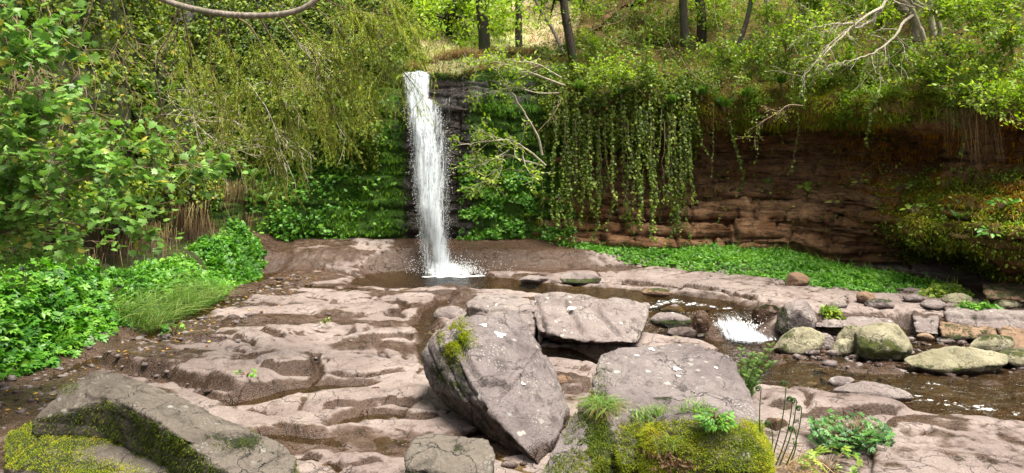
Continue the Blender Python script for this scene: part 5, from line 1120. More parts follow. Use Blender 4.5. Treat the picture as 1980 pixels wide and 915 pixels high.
# two-leaved yellow plants on the ledges
def leafy(loc, label, n, size, mat, tpl, cat='plant', name='small_plant', h=.08, rad=.08, group=None, seed=0, loc_n=None):
    rng = np.random.default_rng(seed + 900); e = empty(name, loc, label, cat, group); g = Geo(); gs = Geo(); loc = np.asarray(loc)
    for k in range(n):
        a = rng.uniform(0, 2 * np.pi); r = rad * math.sqrt(rng.random()); tip = loc + np.array([r * math.cos(a), r * math.sin(a) - .03, h * rng.uniform(.4, 1.1)])
        gs.tube([loc + .15 * (tip - loc) * [1, 1, 0], loc + (tip - loc) * [.5, .5, .7], tip], [.004, .003, .002], 4)
        d = unit(np.array([math.cos(a), math.sin(a), -.1 + .3 * rng.normal()])); g.leaves(tpl, [tip], [unit(np.array([0, -.5, .9]) + .35 * rng.normal(size=3))], [d], size * rng.uniform(.7, 1.2), rng.random())
    gs.build('stems', BARKM if mat is not FERNM else FERNM, e); g.build('leaves', mat, e); return e
for k, (x, y, n, sz, mt, tp, lab) in enumerate(((1553, 368, 5, .13, FRESH, LOBED, 'bright green leafy plant on a brown ledge under the overhang'), (1660, 368, 8, .15, YFERN, FROND, 'pale yellow fern rosette on the brown ledge'), (1615, 405, 5, .16, YFERN, FROND, 'small yellow fern on the ledge left of the rosette'), (1738, 370, 8, .10, FRESH, OVATE, 'light green leafy plant climbing the right cliff'), (1690, 345, 5, .08, FRESH, OVATE, 'tiny leafy plant in the dark recess of the right cliff'), (1830, 370, 8, .09, FRESH, OVATE, 'leafy plant above the yellow mossy slope'), (1788, 480, 9, .10, FRESH, OVATE, 'leafy plant low on the mossy slope by the dark cave'), (1940, 400, 10, .10, HERB, OVATE, 'green leafy plant near the right edge of the cliff'), (1920, 470, 9, .10, HERB, OVATE, 'green leafy plant at the lower right of the cliff'), (1535, 335, 6, .08, FRESH, OVATE, 'small bright plant below a thin ivy strand'), (1085, 430, 8, .09, HERB, TRIFOL, 'green plant in a crack of the mossy corner'), (1770, 420, 9, .09, FRESH, OVATE, 'leafy plant in the middle of the mossy slope'))):
    Pt, Nt = on(OVER, x, y, .08); leafy(Pt, lab, n * (2 if tp is OVATE else 1), sz, mt, tp, h=.14, rad=.16 if tp is OVATE else .1, seed=k)
# plants rooted in the rock bed
for k, (x, y, n, sz, mt, tp, r, h, lab) in enumerate(((336, 658, 26, .06, HERB, TRIFOL, .10, .14, 'green plant rooted in the wet rock bed near the left bank'), (476, 750, 16, .05, HERB, TRIFOL, .09, .05, 'small green plant beside the brown pool'), (468, 776, 3, .05, YFERN, OVATE, .03, .01, 'yellow leaved plant at the edge of the brown pool'), (628, 634, 14, .04, FRESH, OVATE, .07, .05, 'low plant in a crack of the flat rock bed'), (1000, 612, 6, .04, FRESH, OVATE, .05, .03, 'tiny plant behind the leaning boulder'))):
    q = gz(x, y, .03); q[2] = gh(q[0], q[1]); leafy(q, lab, n, sz, mt, tp, h=h, rad=r, seed=40 + k)
q = gz(1640, 855, .05); q[2] = gh(*q[:2]); leafy(q, 'dark green leafy clump between the near slabs at lower right', 420, .055, DARKH, TRIFOL, h=.16, rad=.26, seed=61)
q = gz(1600, 905, .05); q[2] = gh(*q[:2]); leafy(q, 'pale green leafy plant at the bottom beside the dry straw', 40, .08, FRESH, TRIFOL, h=.10, rad=.2, seed=62)
def rtop(o, px, py):
    V, N = ROCKS[o['_r']]; X, Y_ = PX(V); d = (X - px) ** 2 + (Y_ - py) ** 2; k = np.where(d < max(100, d.min() * 1.3), V[:, 1], 1e9).argmin(); return V[k], N[k]
# moss grown on the boulders (part of each boulder)
def boulder_moss(o, n, mask, L, mat, seed, w=.006):
    V, N = ROCKS[o['_r']]; rng = np.random.default_rng(seed); m = mask(V, N, *PX(V)); m = m * ((N * (np.array([0, 0, EYE]) - V)).sum(1) > -.2)
    i = rng.choice(len(V), n, p=m / m.sum()); P = V[i] + .006 * rng.normal(size=(n, 3)); g = Geo()
    g.blades(P, unit(N[i] + .55 * rng.normal(size=(n, 3)) + np.array([0, 0, .3])), np.array([0, 0, -.35]) + 0 * P, rng.uniform(*L, n), w, np.clip(.55 + .5 * fbm(P * 5, 3, seed) + .2 * rng.normal(size=n), 0, 1), 2)
    return g.build('moss', mat, o)
boulder_moss(right_block, 52000, lambda V, N, x, y: sstep(.0, .22, .6 * sstep(790, 850, y) * sstep(1160, 1230, x) + .25 * fbm(V * 4, 3, 31) - .12) * (y < 960), (.006, .020), MOSSB, 71, .004)
boulder_moss(right_block, 9000, lambda V, N, x, y: (np.exp(-((x - 1150) / 30) ** 2 - ((y - 850) / 80) ** 2) + .6 * np.exp(-((x - 1080) / 40) ** 2 - ((y - 900) / 40) ** 2)) * (fbm(V * 6, 2, 5) > -.1) + 1e-9, (.01, .03), MOSSD, 72, .005)
boulder_moss(low_rock, 22000, lambda V, N, x, y: sstep(.0, .2, .5 * (N[:, 2] > .4) - .6 * np.exp(-((x - 215) / 60) ** 2 - ((y - 875) / 20) ** 2) - .5 * np.exp(-((x - 290) / 50) ** 2 - ((y - 905) / 18) ** 2) + .3 * fbm(V * 4, 3, 8) - .1) + 1e-9, (.006, .018), MOSSB, 73, .004)
boulder_moss(left_slab, 16000, lambda V, N, x, y: sstep(.05, .3, .35 * (N[:, 2] < .3) + .45 * np.exp(-((x - 125) / 35) ** 2 - ((y - 750) / 14) ** 2) + .35 * np.exp(-((x - 450) / 90) ** 2 - ((y - 860) / 22) ** 2) + .35 * fbm(V * 5, 3, 9) - .1) + 1e-9, (.008, .02), MOSSD, 74, .005)
boulder_moss(mid_block, 5000, lambda V, N, x, y: np.exp(-((x - 885) / 22) ** 2 - ((y - 655) / 26) ** 2) * (fbm(V * 8, 2, 4) > -.05) + 1e-9, (.008, .024), MOSSB, 75, .005)
# grass tuft in the crack, grass on the mound, fern and shoots
q, _ = rtop(right_block, 1160, 775); e = empty('grass_tuft', q, 'pale green grass tuft in the crack of the broad mossy boulder', 'grass tuft')
g = tuft_mesh(420, .17, .0045, rng, .75, .9, .045); g.V = [v + q for v in g.V]; g.build('blades', GRASSG, e); g = tuft_mesh(160, .15, .004, rng, .9, 1.3, .05); g.V = [v + q for v in g.V]; g.build('dead_blades', GRASSD, e)
for k, (x, y, n, L, lab) in enumerate(((1275, 790, 170, .10, 'fine green grass tuft on the left of the moss mound'), (1345, 788, 90, .13, 'broad bladed grass tuft at the back of the moss mound'), (1300, 860, 46, .16, 'upright broad grass tuft at the front of the moss mound'), (1240, 800, 120, .08, 'short grass tuft at the left edge of the moss mound'))):
    q, _ = rtop(right_block, x, y); e = empty('grass_tuft', q, lab, 'grass tuft', 'grass tufts on the moss mound'); g = tuft_mesh(n, L, .0045 if k % 2 == 0 else .008, rng, .5, .5, .05); g.V = [v + q for v in g.V]; g.build('blades', GRASSG, e)
q, _ = rtop(right_block, 1385, 820); leafy(q, 'feathery dark green plant on the moss mound', 170, .045, HERB, FROND, h=.09, rad=.10, seed=70)
g = Geo(); q, nq = rtop(right_block, 1300, 890); n = 300; P = q + np.c_[rng.normal(0, .07, (n, 2)), np.abs(rng.normal(0, .02, n))]; g.leaves(OVATE, P, rvec(rng, n), rvec(rng, n), rng.uniform(.015, .04, n), rng.uniform(0, .35, n)); tag(g.build('leaf_litter', ROOTS, None, origin=True), 'dark heap of dead leaves in a hollow of the moss mound', 'dead leaves')
q = gz(1530, 905, .1); q[2] = .02; g = Geo(); n = 220; P = q + np.c_[rng.normal(0, .10, n), rng.normal(0, .12, n), .03 + np.abs(rng.normal(0, .07, n))]; d = unit(np.c_[rng.normal(.3, .6, n), rng.normal(-.3, .5, n), rng.normal(0, .45, n)]); g.blades(P, d, .15 * rng.normal(size=(n, 3)), rng.uniform(.08, .22, n), .005, rng.uniform(.3, 1, n), 2); tag(g.build('dry_straw', GRASSD, None, origin=True), 'heap of reddish dry fern straw beside the moss mound', 'straw')
# upright fern behind the boulder
q = gz(1440, 780, .02); q[1] += .0; e = empty('fern', q, 'upright bright green fern at the right end of the mossy boulder', 'fern'); g = Geo(); gs = Geo()
for k in range(9):
    a = rng.normal(0, .20); b = rng.normal(0, .15); L = rng.uniform(.36, .60); d = unit(np.array([a + .10, b, 1]))
    st = q + d * np.linspace(0, L, 9)[:, None] + np.array([.10, 0, -.02]) * (np.linspace(0, 1, 9) ** 2)[:, None]; gs.tube(st, np.linspace(.005, .002, 9), 4)
    m = 30; t = rng.uniform(.12, 1, m); P = np.stack([np.interp(t, np.linspace(0, 1, 9), st[:, j]) for j in range(3)], 1); dd = unit(np.c_[rng.choice([-1, 1], m) + .3 * rng.normal(size=m), .5 * rng.normal(size=m), np.full(m, .5)])
    g.leaves(FROND, P, unit(np.array([0, -.8, .5]) + .3 * rng.normal(size=(m, 3))), dd, (.10 - .05 * t) * rng.uniform(.7, 1.2, m), rng.random(m))
gs.build('stems', FERNM, e); g.build('fronds', FERNM, e)
# uncurling fern shoots
q = gz(1500, 900, .1); e = empty('fern_shoots', q, 'thin uncurling fern shoots rising beside the moss mound', 'fern'); 
for x0, y0, x1, y1, Y in ((1490, 895, 1520, 742, 4.62), (1500, 900, 1532, 772, 4.58), (1507, 900, 1540, 775, 4.55), (1520, 900, 1550, 790, 4.55), (1478, 890, 1472, 752, 4.66), (1485, 890, 1490, 820, 4.6), (1530, 890, 1536, 830, 4.5)):
    a, b = at(x0, y0, Y), at(x1, y1, Y); t = np.linspace(0, 1, 14)[:, None]; st = a + (b - a) * t + np.array([.02, 0, .0]) * np.sin(t * 3.1) * (-1 if x1 < x0 else 1)
    cr = np.array([[math.cos(f * .8) * (.019 - .0012 * f), 0, math.sin(f * .8) * (.019 - .0012 * f)] for f in range(13)]); cr = cr - cr[0] + st[-1]
    g = Geo(); g.tube(np.vstack([st, cr[1:]]), np.r_[np.linspace(.0045, .003, 14), np.linspace(.004, .006, 12)], 5); m = 10; tt = rng.uniform(.5, 1, m); P = a + (b - a) * tt[:, None]
    g.leaves(DIAM, P, rvec(rng, m), rvec(rng, m), rng.uniform(.008, .02, m), .3); g.build('shoot', FERNM, e)

# fallen leaves on the wet rock
g = Geo(); n = 300; P = np.c_[rng.normal(-4.1, .45, n), rng.uniform(6, 14.5, n)]; k = np.abs(P[:, 0] + 4.2) < .9; P = P[k]; n = len(P); z = np.maximum(gh(P[:, 0], P[:, 1]), -.03) + .012
g.leaves(OVATE, np.c_[P, z], unit(np.array([0, 0, 1]) + .25 * rng.normal(size=(n, 3))), unit(np.c_[rng.normal(size=(n, 2)), np.zeros(n)]), rng.uniform(.025, .07, n), rng.random(n)); tag(g.build('fallen_leaves', LITTER), kind='stuff')

# ------------------------------------------------------------------ trees, shrubs and boughs
def twig(rng, p, d, L, r, depth, wood, tips, droop=.0, kids_=4, spread=.7, wander=.18, lr=.55):
    n = max(4, int(L / .10) + 2); P = [np.array(p, float)]; d = unit(d); st = L / (n - 1)
    for k in range(n - 1):
        d = unit(d + wander * rng.normal(size=3) + np.array([0, 0, -droop]) * st * 3); P.append(P[-1] + d * st)
    P = np.array(P); rad = np.linspace(r, r * .35, n); wood.append((P, rad))
    if depth <= 0: tips.append(P); return
    for k in range(kids_):
        t = rng.uniform(.25, 1.0) if k else 1.0; i = min(n - 2, int(t * (n - 1))); td = unit(P[i + 1] - P[i])
        twig(rng, P[i], td + spread * rng.normal(size=3), L * lr * rng.uniform(.6, 1.2), rad[i] * .6, depth - 1, wood, tips, droop, kids_, spread, wander, lr)
def wood_geo(wood, sides=5, minr=.0025):
    g = Geo()
    for P, r in wood: g.tube(P, np.maximum(r, minr), sides if r[0] > .02 else 4)
    return g
def leaf_tips(g, tips, rng, per, size, tpl, spread=.04, up=.9, rnd=(.5, .22)):
    for P in tips:
        m = max(1, int(per * (.6 + .8 * rng.random()))); k = rng.random(m) * (len(P) - 1); i = k.astype(int); q = P[i] + (P[np.minimum(i + 1, len(P) - 1)] - P[i]) * (k - i)[:, None]
        d = unit(P[-1] - P[0]) ; gr = unit(d + .8 * rng.normal(size=(m, 3))); nr = unit(np.array([0, 0, up]) + .4 * rng.normal(size=(m, 3)))
        g.leaves(tpl, q + spread * rng.normal(size=(m, 3)), nr, gr, rng.uniform(*size, m), np.clip(rnd[0] + .15 * rng.normal() + rnd[1] * rng.normal(size=m), 0, 1))
def limb_plant(name, label, cat, limbs, seed, bark, leaf, ntw=8, L=.5, depth=1, per=8, size=(.05, .08), tpl=OVATE, droop=.1, bias=(0, 0, .2), kids_=4, group=None, parts=('branches', 'leaves'), t0=.25, spread=.7, rnd=(.5, .22), up=.9, lspread=.04):
    rng = np.random.default_rng(seed); wood = []; tips = []
    for l in limbs:
        pl, r0, r1 = l[:3]; k_ = l[3] if len(l) > 3 else ntw
        C = catmull(np.array([at(*a) for a in pl]), max(8, 6 * len(pl))); n = len(C); C = C + .012 * rng.normal(size=C.shape) * np.linspace(0, 1, n)[:, None]; rad = np.linspace(r0, r1, n); wood.append((C, rad))
        for q in range(int(k_)):
            t = t0 + (1 - t0) * rng.random(); i = min(n - 2, int(t * (n - 1))); td = unit(C[i + 1] - C[i])
            twig(rng, C[i], td * .7 + spread * rng.normal(size=3) + np.array(bias), L * rng.uniform(.5, 1.2), max(.003, rad[i] * .5), depth, wood, tips, droop, kids_, spread)
    e = empty(name, wood[0][0][0], label, cat, group); wood_geo(wood).build(parts[0], bark, e, smooth=True)
    if leaf is not None and tips: g = Geo(); leaf_tips(g, tips, rng, per, size, tpl, lspread, up, rnd); g.build(parts[1], leaf, e)
    return e
# near leafy shrub at left
SH = [([(-120, 500, 6.6), (0, 410, 6.3), (120, 360, 6.1), (230, 330, 6.0), (390, 318, 6.0)], .014, .004, 26), ([(-120, 480, 6.6), (-20, 350, 6.2), (60, 260, 6.0), (180, 215, 5.9)], .014, .004, 24), ([(-120, 520, 6.6), (0, 450, 6.3), (110, 430, 6.1), (220, 445, 6.1), (270, 430, 6.1)], .014, .004, 24), ([(-120, 460, 6.6), (30, 380, 6.3), (140, 300, 6.2), (250, 280, 6.1), (300, 270, 6.1)], .012, .004, 22), ([(-100, 400, 6.6), (-10, 300, 6.3), (40, 240, 6.2), (110, 225, 6.1)], .012, .004, 16)]
limb_plant('leafy_shrub', 'leafy shrub with broad bright green lobed leaves leaning out from the left edge', 'shrub', SH, 61, BARKM, BROAD, L=.36, depth=1, per=10, size=(.04, .08), tpl=LOBED, droop=.15, kids_=3, up=1.0, lspread=.05)
limb_plant('leafy_branch', 'bright green leafy branch hanging into the top left corner', 'branch', [([(-80, -60, 6.2), (0, 10, 6.0), (50, 60, 5.9), (80, 110, 5.9)], .012, .004, 14), ([(20, -80, 6.3), (80, -10, 6.1), (110, 60, 6.0), (150, 95, 6.0)], .012, .004, 10), ([(-80, 60, 6.2), (-20, 100, 6), (20, 140, 5.9)], .01, .004, 6)], 62, BARKM, BROAD, L=.3, depth=1, per=5, size=(.05, .09), tpl=LOBED, droop=.3, kids_=3)
limb_plant('leafy_shrub', 'low shrub of small bright leaves below the broad leaved shrub at left', 'shrub', [([(-80, 560, 6.9), (0, 500, 6.8), (100, 470, 6.7), (190, 470, 6.7)], .01, .003, 18), ([(-80, 520, 6.9), (30, 455, 6.8), (150, 425, 6.7)], .01, .003, 16)], 63, BARKM, BROAD, L=.3, depth=1, per=5, size=(.04, .075), tpl=LOBED, droop=.3, kids_=3)
# bare stems hanging on the left
limb_plant('bare_stem', 'pale bare stem hanging down beside the top left leaves', 'stem', [([(185, -40, 7.6), (175, 20, 7.6), (158, 60, 7.6), (165, 100, 7.6), (185, 130, 7.6)], .014, .005, 4), ([(160, 60, 7.6), (150, 120, 7.7), (165, 180, 7.7), (195, 250, 7.7)], .009, .004, 6)], 64, BARKM, None, L=.5, depth=1, droop=.8, kids_=2)
limb_plant('bare_stem', 'tangle of thin brown stems hanging at the left frame edge', 'stem', [([(30, 20, 7.4), (40, 80, 7.4), (60, 130, 7.4), (78, 190, 7.4)], .008, .003, 8), ([(38, 40, 7.4), (60, 100, 7.4), (80, 150, 7.4), (98, 190, 7.4)], .008, .003, 8), ([(10, 60, 7.4), (20, 120, 7.4), (40, 175, 7.4)], .006, .003, 10)], 65, BARKM, None, L=.45, depth=1, droop=1.0, kids_=3, bias=(0, 0, -.6))
limb_plant('bare_stem', 'forked brown twig hanging in front of the ivy below the pale bough', 'stem', [([(350, 0, 7.6), (325, 70, 7.7), (300, 115, 7.8), (282, 140, 7.9)], .010, .003, 5), ([(348, 20, 7.6), (340, 70, 7.7), (310, 120, 7.8), (290, 160, 7.9)], .008, .003, 4), ([(355, 30, 7.6), (360, 120, 7.7), (368, 190, 7.8)], .006, .003, 4)], 66, BARKM, None, L=.4, depth=1, droop=.7, kids_=2, bias=(0, 0, -.5))
for k, (pl, lab) in enumerate((([(230, -20, 7.9), (245, 60, 8), (240, 130, 8.1), (262, 200, 8.2)], 'thin brown stem hanging left of the forked twig'), ([(425, 50, 7.9), (415, 130, 8.2), (428, 200, 8.5), (410, 262, 8.6)], 'long brown stem hanging through the first needle spray'), ([(130, 90, 7.8), (142, 150, 7.9), (135, 190, 8), (155, 240, 8)], 'short brown stem hanging above the broad leaved shrub'), ([(480, 160, 8.6), (515, 210, 8.7), (540, 262, 8.8), (585, 300, 8.8)], 'pale bare stem slanting right across the ivy'), ([(300, 150, 8.3), (312, 205, 8.4), (305, 240, 8.5), (335, 285, 8.6)], 'brown stem hanging above the straw fringe'))):
    limb_plant('bare_stem', lab, 'stem', [(pl, .008, .003, 12)], 640 + k, BARKM if k != 3 else BARKP, None, L=.5, depth=1, droop=.8, kids_=3, bias=(0, 0, -.4))
# conifer bough with drooping sprays
e = empty('conifer_bough', at(310, 0, 7.0), 'curved grey conifer bough with drooping needle sprays across the upper left', 'bough')
C = catmull([at(120, -110, 6.9), at(230, -50, 6.95), at(310, -3, 7), at(385, 20, 7), at(465, 30, 7), at(545, 27, 7), at(600, 8, 7), at(680, -60, 7.05), at(760, -150, 7.1)], 60)
g = Geo(); g.tube(C, np.interp(np.linspace(0, 1, 60), [0, .5, 1], [.03, .030, .022]), 9); g.build('bough', BARKG, e, smooth=True)
SPR = [([(430, 28, 7), (445, 90, 7.1), (475, 170, 7.3), (510, 250, 7.5), (540, 320, 7.6)], 60), ([(450, 30, 7), (490, 60, 7.2), (530, 150, 7.4), (560, 240, 7.6), (580, 300, 7.7)], 60), ([(545, 28, 7), (590, 80, 7.1), (620, 140, 7.2), (640, 200, 7.3), (655, 240, 7.3)], 40), ([(410, 24, 7), (405, 100, 7.2), (420, 180, 7.4), (470, 260, 7.6)], 34), ([(350, 10, 7), (365, 80, 7.2), (385, 200, 7.5), (440, 290, 7.7)], 26),
       ([(640, -30, 7.0), (690, 20, 7.1), (730, 90, 7.2), (790, 150, 7.3)], 50), ([(690, -60, 7.0), (750, -10, 7.1), (790, 50, 7.2), (812, 95, 7.2)], 36), ([(600, 8, 7), (650, 50, 7.1), (700, 130, 7.2), (720, 190, 7.3)], 44), ([(560, 20, 7), (600, 60, 7.1), (650, 110, 7.3), (690, 220, 7.5)], 40), ([(500, 30, 7), (540, 100, 7.3), (600, 180, 7.5), (640, 260, 7.6)], 44), ([(610, -10, 7), (680, 20, 7.1), (760, 30, 7.2)], 34)]
for k, (pl, nt_) in enumerate(SPR):
    rng = np.random.default_rng(800 + k); st = catmull([at(*a) for a in pl], 26); g = Geo(); g.tube(st, np.linspace(.009, .003, 26), 5); wood = []; tips = []
    for q in range(nt_):
        i = rng.integers(4, 25); td = unit(st[i] - st[i - 1]); twig(rng, st[i], td * .8 + np.array([.6 * rng.normal(), .45 * rng.normal(), -.25]), rng.uniform(.18, .5), .003, 1, wood, tips, .55, 3, .62, .12, .6)
    for P, r in wood: g.tube(P, np.maximum(r, .0016), 3)
    sp = g.build('spray', BARKM, e); g = Geo(); N_ = []
    for P, r in wood:
        if rng.random() < (.12 if k in (3, 4) else .06): continue
        m = int(np.linalg.norm(np.diff(P, axis=0), axis=1).sum() * 190); kk = rng.random(m) * (len(P) - 1); i = kk.astype(int); q = P[i] + (P[np.minimum(i + 1, len(P) - 1)] - P[i]) * (kk - i)[:, None]; td = unit(P[-1] - P[0])
        g.blades(q, unit(td * .6 + .8 * rng.normal(size=(m, 3))), np.zeros((m, 3)) + [0, 0, -.1], rng.uniform(.018, .034, m), .0042, np.clip(.55 + .25 * rng.normal() * .6 + .2 * rng.normal(size=m), 0, 1), 1)
    g.build('needles', NEEDLE, sp)
# dead brushwood in the middle of the left bank
limb_plant('brushwood', 'dead grey branch with fine twigs sticking out of the left bank', 'branch', [([(370, 240, 9.5), (410, 228, 9.2), (440, 232, 9.0), (475, 245, 8.8)], .016, .005, 9), ([(380, 240, 9.5), (400, 260, 9.2), (430, 280, 9.0), (455, 300, 8.9)], .01, .003, 8), ([(345, 260, 9.5), (370, 225, 9.3), (390, 205, 9.2)], .009, .003, 8)], 67, BARKP, None, L=.5, depth=1, droop=.4, kids_=3)
limb_plant('brushwood', 'fan of bare pale twigs hanging right of the conifer bough', 'branch', [([(545, 40, 7.6), (580, 90, 7.9), (615, 130, 8), (640, 190, 8.1), (650, 230, 8.1)], .008, .003, 9), ([(560, 60, 7.7), (600, 110, 8), (625, 150, 8.1)], .007, .003, 9), ([(520, 120, 8.1), (545, 190, 8.3), (560, 205, 8.3)], .006, .002, 6)], 68, BARKP, None, L=.45, depth=1, droop=.5, kids_=3)

# the sapling that leans out beside the fall
limb_plant('sapling', 'pale stemmed sapling leaning over the ledge with two tiers of light green leaves', 'sapling', [([(1048, 300, 14.3), (1040, 265, 14.2), (1018, 225, 14.1), (990, 180, 14.0), (958, 134, 13.9)], .026, .012, 5), ([(1090, 165, 14.4), (1050, 150, 14.2), (1010, 135, 14.0), (960, 120, 13.8), (915, 120, 13.7)], .026, .008, 26), ([(1080, 180, 14.4), (1040, 180, 14.2), (1000, 170, 14.0), (960, 175, 13.9), (925, 185, 13.8)], .016, .006, 12), ([(1085, 150, 14.4), (1040, 125, 14.2), (1000, 118, 14.1), (950, 112, 14)], .016, .006, 18),
    ([(1055, 320, 14.3), (1020, 290, 14.1), (985, 272, 13.9), (940, 275, 13.8), (890, 280, 13.7)], .026, .007, 22), ([(1050, 320, 14.3), (1010, 310, 14.1), (975, 300, 13.9), (965, 340, 13.8), (930, 355, 13.7), (900, 365, 13.7)], .022, .006, 22), ([(1010, 300, 14.1), (1020, 330, 14.0), (1035, 350, 13.9)], .016, .006, 8), ([(985, 290, 13.9), (950, 310, 13.8), (915, 325, 13.7)], .014, .006, 16)], 69, BARKP, LIME, L=.36, depth=1, per=4.6, size=(.045, .09), droop=.02, bias=(-.35, 0, .0), kids_=3, t0=.35, up=1.3, spread=.55)
# pale leaning tree at upper right
limb_plant('leaning_tree', 'pale leaning tree with white bare boughs fanning left above the overhang', 'tree', [([(1815, 180, 12.6), (1800, 130, 12.6), (1785, 70, 12.5), (1765, 20, 12.4), (1745, -40, 12.4)], .055, .03, 6), ([(1760, 12, 12.4), (1735, -2, 12.2), (1712, 2, 12.1), (1700, 25, 12), (1670, 50, 11.9), (1640, 55, 11.8)], .04, .014, 6), ([(1705, 15, 12), (1680, 28, 11.8), (1650, 50, 11.7), (1620, 80, 11.6), (1590, 110, 11.5), (1575, 140, 11.4)], .028, .008, 12), ([(1765, 30, 12.4), (1745, 45, 12.2), (1735, 65, 12), (1715, 85, 11.9), (1685, 105, 11.8), (1640, 118, 11.7), (1600, 128, 11.6)], .03, .008, 14), ([(1640, 55, 11.8), (1600, 90, 11.6), (1570, 130, 11.5), (1555, 150, 11.4)], .014, .005, 10), ([(1650, 45, 11.8), (1600, 48, 11.6), (1555, 58, 11.5)], .014, .005, 12), ([(1685, 105, 11.8), (1690, 130, 11.7), (1705, 155, 11.6)], .01, .004, 5), ([(1735, 75, 12), (1748, 90, 11.9), (1745, 105, 11.8)], .009, .004, 4), ([(1845, 180, 12.5), (1840, 130, 12.5), (1838, 80, 12.5), (1842, 30, 12.5)], .02, .01, 5), ([(1815, 180, 12.6), (1850, 182, 12.4), (1880, 178, 12.3)], .024, .012, 2), ([(1850, 8, 12.6), (1880, 45, 12.4), (1910, 75, 12.3), (1935, 95, 12.2)], .022, .012, 3)], 70, BARKP, LIME, L=.42, depth=1, per=2.0, size=(.04, .07), droop=.25, bias=(-.2, 0, -.15), kids_=3, parts=('trunk', 'crown'))
limb_plant('dead_twig', 'pale dead twig jutting from the lip above the dark overhang', 'twig', [([(1552, 205, 12.9), (1525, 204, 12.8), (1500, 220, 12.7), (1475, 235, 12.6), (1462, 250, 12.6)], .014, .006, 8)], 71, BARKM, LIME, L=.4, depth=1, per=3, size=(.03, .05), droop=.3, bias=(-.4, 0, -.3))
# stems along the top of the right bank
for k, (pl, r, b, lab) in enumerate(((((1325, 90, 16.5), (1322, 40, 16.5), (1320, -20, 16.5), (1318, -200, 16.5), (1310, -420, 16.6)), .10, BARKD, 'dark trunk rising behind the ivy curtain'), (((1356, 90, 17), (1356, 30, 17), (1352, -40, 17), (1360, -300, 17)), .12, BARKD, 'stout dark trunk next to the one behind the ivy curtain'), (((1425, 100, 15.5), (1438, 60, 15.5), (1450, 15, 15.5), (1458, -60, 15.5), (1480, -300, 15.6)), .055, BARKD, 'slender dark trunk leaning right above the cliff'), (((1488, 85, 16), (1484, 40, 16), (1482, 0, 16), (1478, -150, 16), (1470, -330, 16)), .07, BARKP, 'pale straight trunk above the long mossy lip'), (((1553, 45, 16), (1550, 0, 16), (1545, -100, 16), (1550, -300, 16)), .10, BARKD, 'dark trunk just left of the fanning white boughs'), (((1540, 45, 15.6), (1548, 20, 15.6), (1550, -10, 15.6)), .035, BARKP, 'short pale curved stem beside the dark trunk'), (((1770, 80, 13.6), (1768, 40, 13.6), (1715, -20, 13.7), (1700, -120, 13.8)), .09, BARKG, 'grey trunk behind the fanning white boughs'), (((1805, 70, 13.6), (1798, 30, 13.6), (1795, -40, 13.6), (1790, -250, 13.7)), .07, BARKP, 'straight pale trunk behind the leaning tree'), (((1818, 70, 13.2), (1815, 30, 13.2), (1820, -40, 13.2)), .05, BARKP, 'thinner pale trunk right of the leaning tree'))):
    hi = at(*pl[-1]); P0 = at(*pl[len(pl) // 2])
    limb_plant('tree', lab, 'tree', [(pl, r, r * .55, 0)] + [([pl[-2], tuple(np.array(pl[-2]) + [rng.normal(0, 90), -60, rng.normal(0, .8)]), tuple(np.array(pl[-2]) + [rng.normal(0, 200), -110 + rng.normal(0, 60), rng.normal(0, 1.5)])], r * .5, .012, 6) for _ in range(4)], 720 + k, b, LIME, L=.8, depth=1, per=9, size=(.06, .10), tpl=DIAM, kids_=4, parts=('trunk', 'crown'), group='trees above the right cliff')
# trees on the rim above the fall and on the hillside
TR = [(((938, 108, 17.6), (936, 60, 17.6), (931, 0, 17.6), (928, -120, 17.6), (940, -320, 17.7)), .15, BARKD, 'thick dark trunk on the rim just right of the waterfall top'), (((1004, 100, 19), (1003, 50, 19), (1003, 0, 19), (998, -150, 19), (1000, -350, 19)), .10, BARKD, 'straight ivy grown trunk right of the thick one'), (((1122, 160, 16.2), (1110, 120, 16.2), (1099, 60, 16.2), (1090, 0, 16.2), (1080, -150, 16.2), (1085, -330, 16.3)), .11, BARKD, 'dark leaning trunk left above the ivy curtain'), (((1090, 105, 16.6), (1070, 60, 16.8), (1045, 20, 17), (1030, -20, 17.2), (1000, -120, 17.4)), .045, BARKG, 'thin grey trunk leaning left across the hillside'),
      (((872, 95, 22), (868, 70, 22), (870, 40, 22), (880, 10, 22), (885, -60, 22), (890, -180, 22)), .10, BARKD, 'crooked tree with dark limbs behind the waterfall top'), (((832, 100, 24), (830, 60, 24), (838, 20, 24), (830, -40, 24), (820, -150, 24)), .08, BARKD, 'slim tree on the hillside above the fall lip'), (((770, 95, 25), (772, 60, 25), (765, 20, 25), (775, -30, 25), (770, -150, 25)), .09, BARKD, 'light green tree left of the fall lip on the hillside'), (((700, 70, 26), (702, 30, 26), (695, -20, 26), (690, -120, 26)), .09, BARKD, 'light green tree behind the conifer sprays'), (((1190, 60, 24), (1192, 20, 24), (1188, -40, 24), (1190, -180, 24)), .07, BARKD, 'slim tree on the tan hillside'), (((1250, 70, 20), (1256, 30, 20), (1252, -30, 20), (1260, -200, 20)), .05, BARKD, 'thin dark stemmed tree at the right end of the hillside'), (((640, 60, 24), (640, 20, 24), (636, -40, 24)), .07, BARKD, 'leafy tree farthest left on the hillside')]
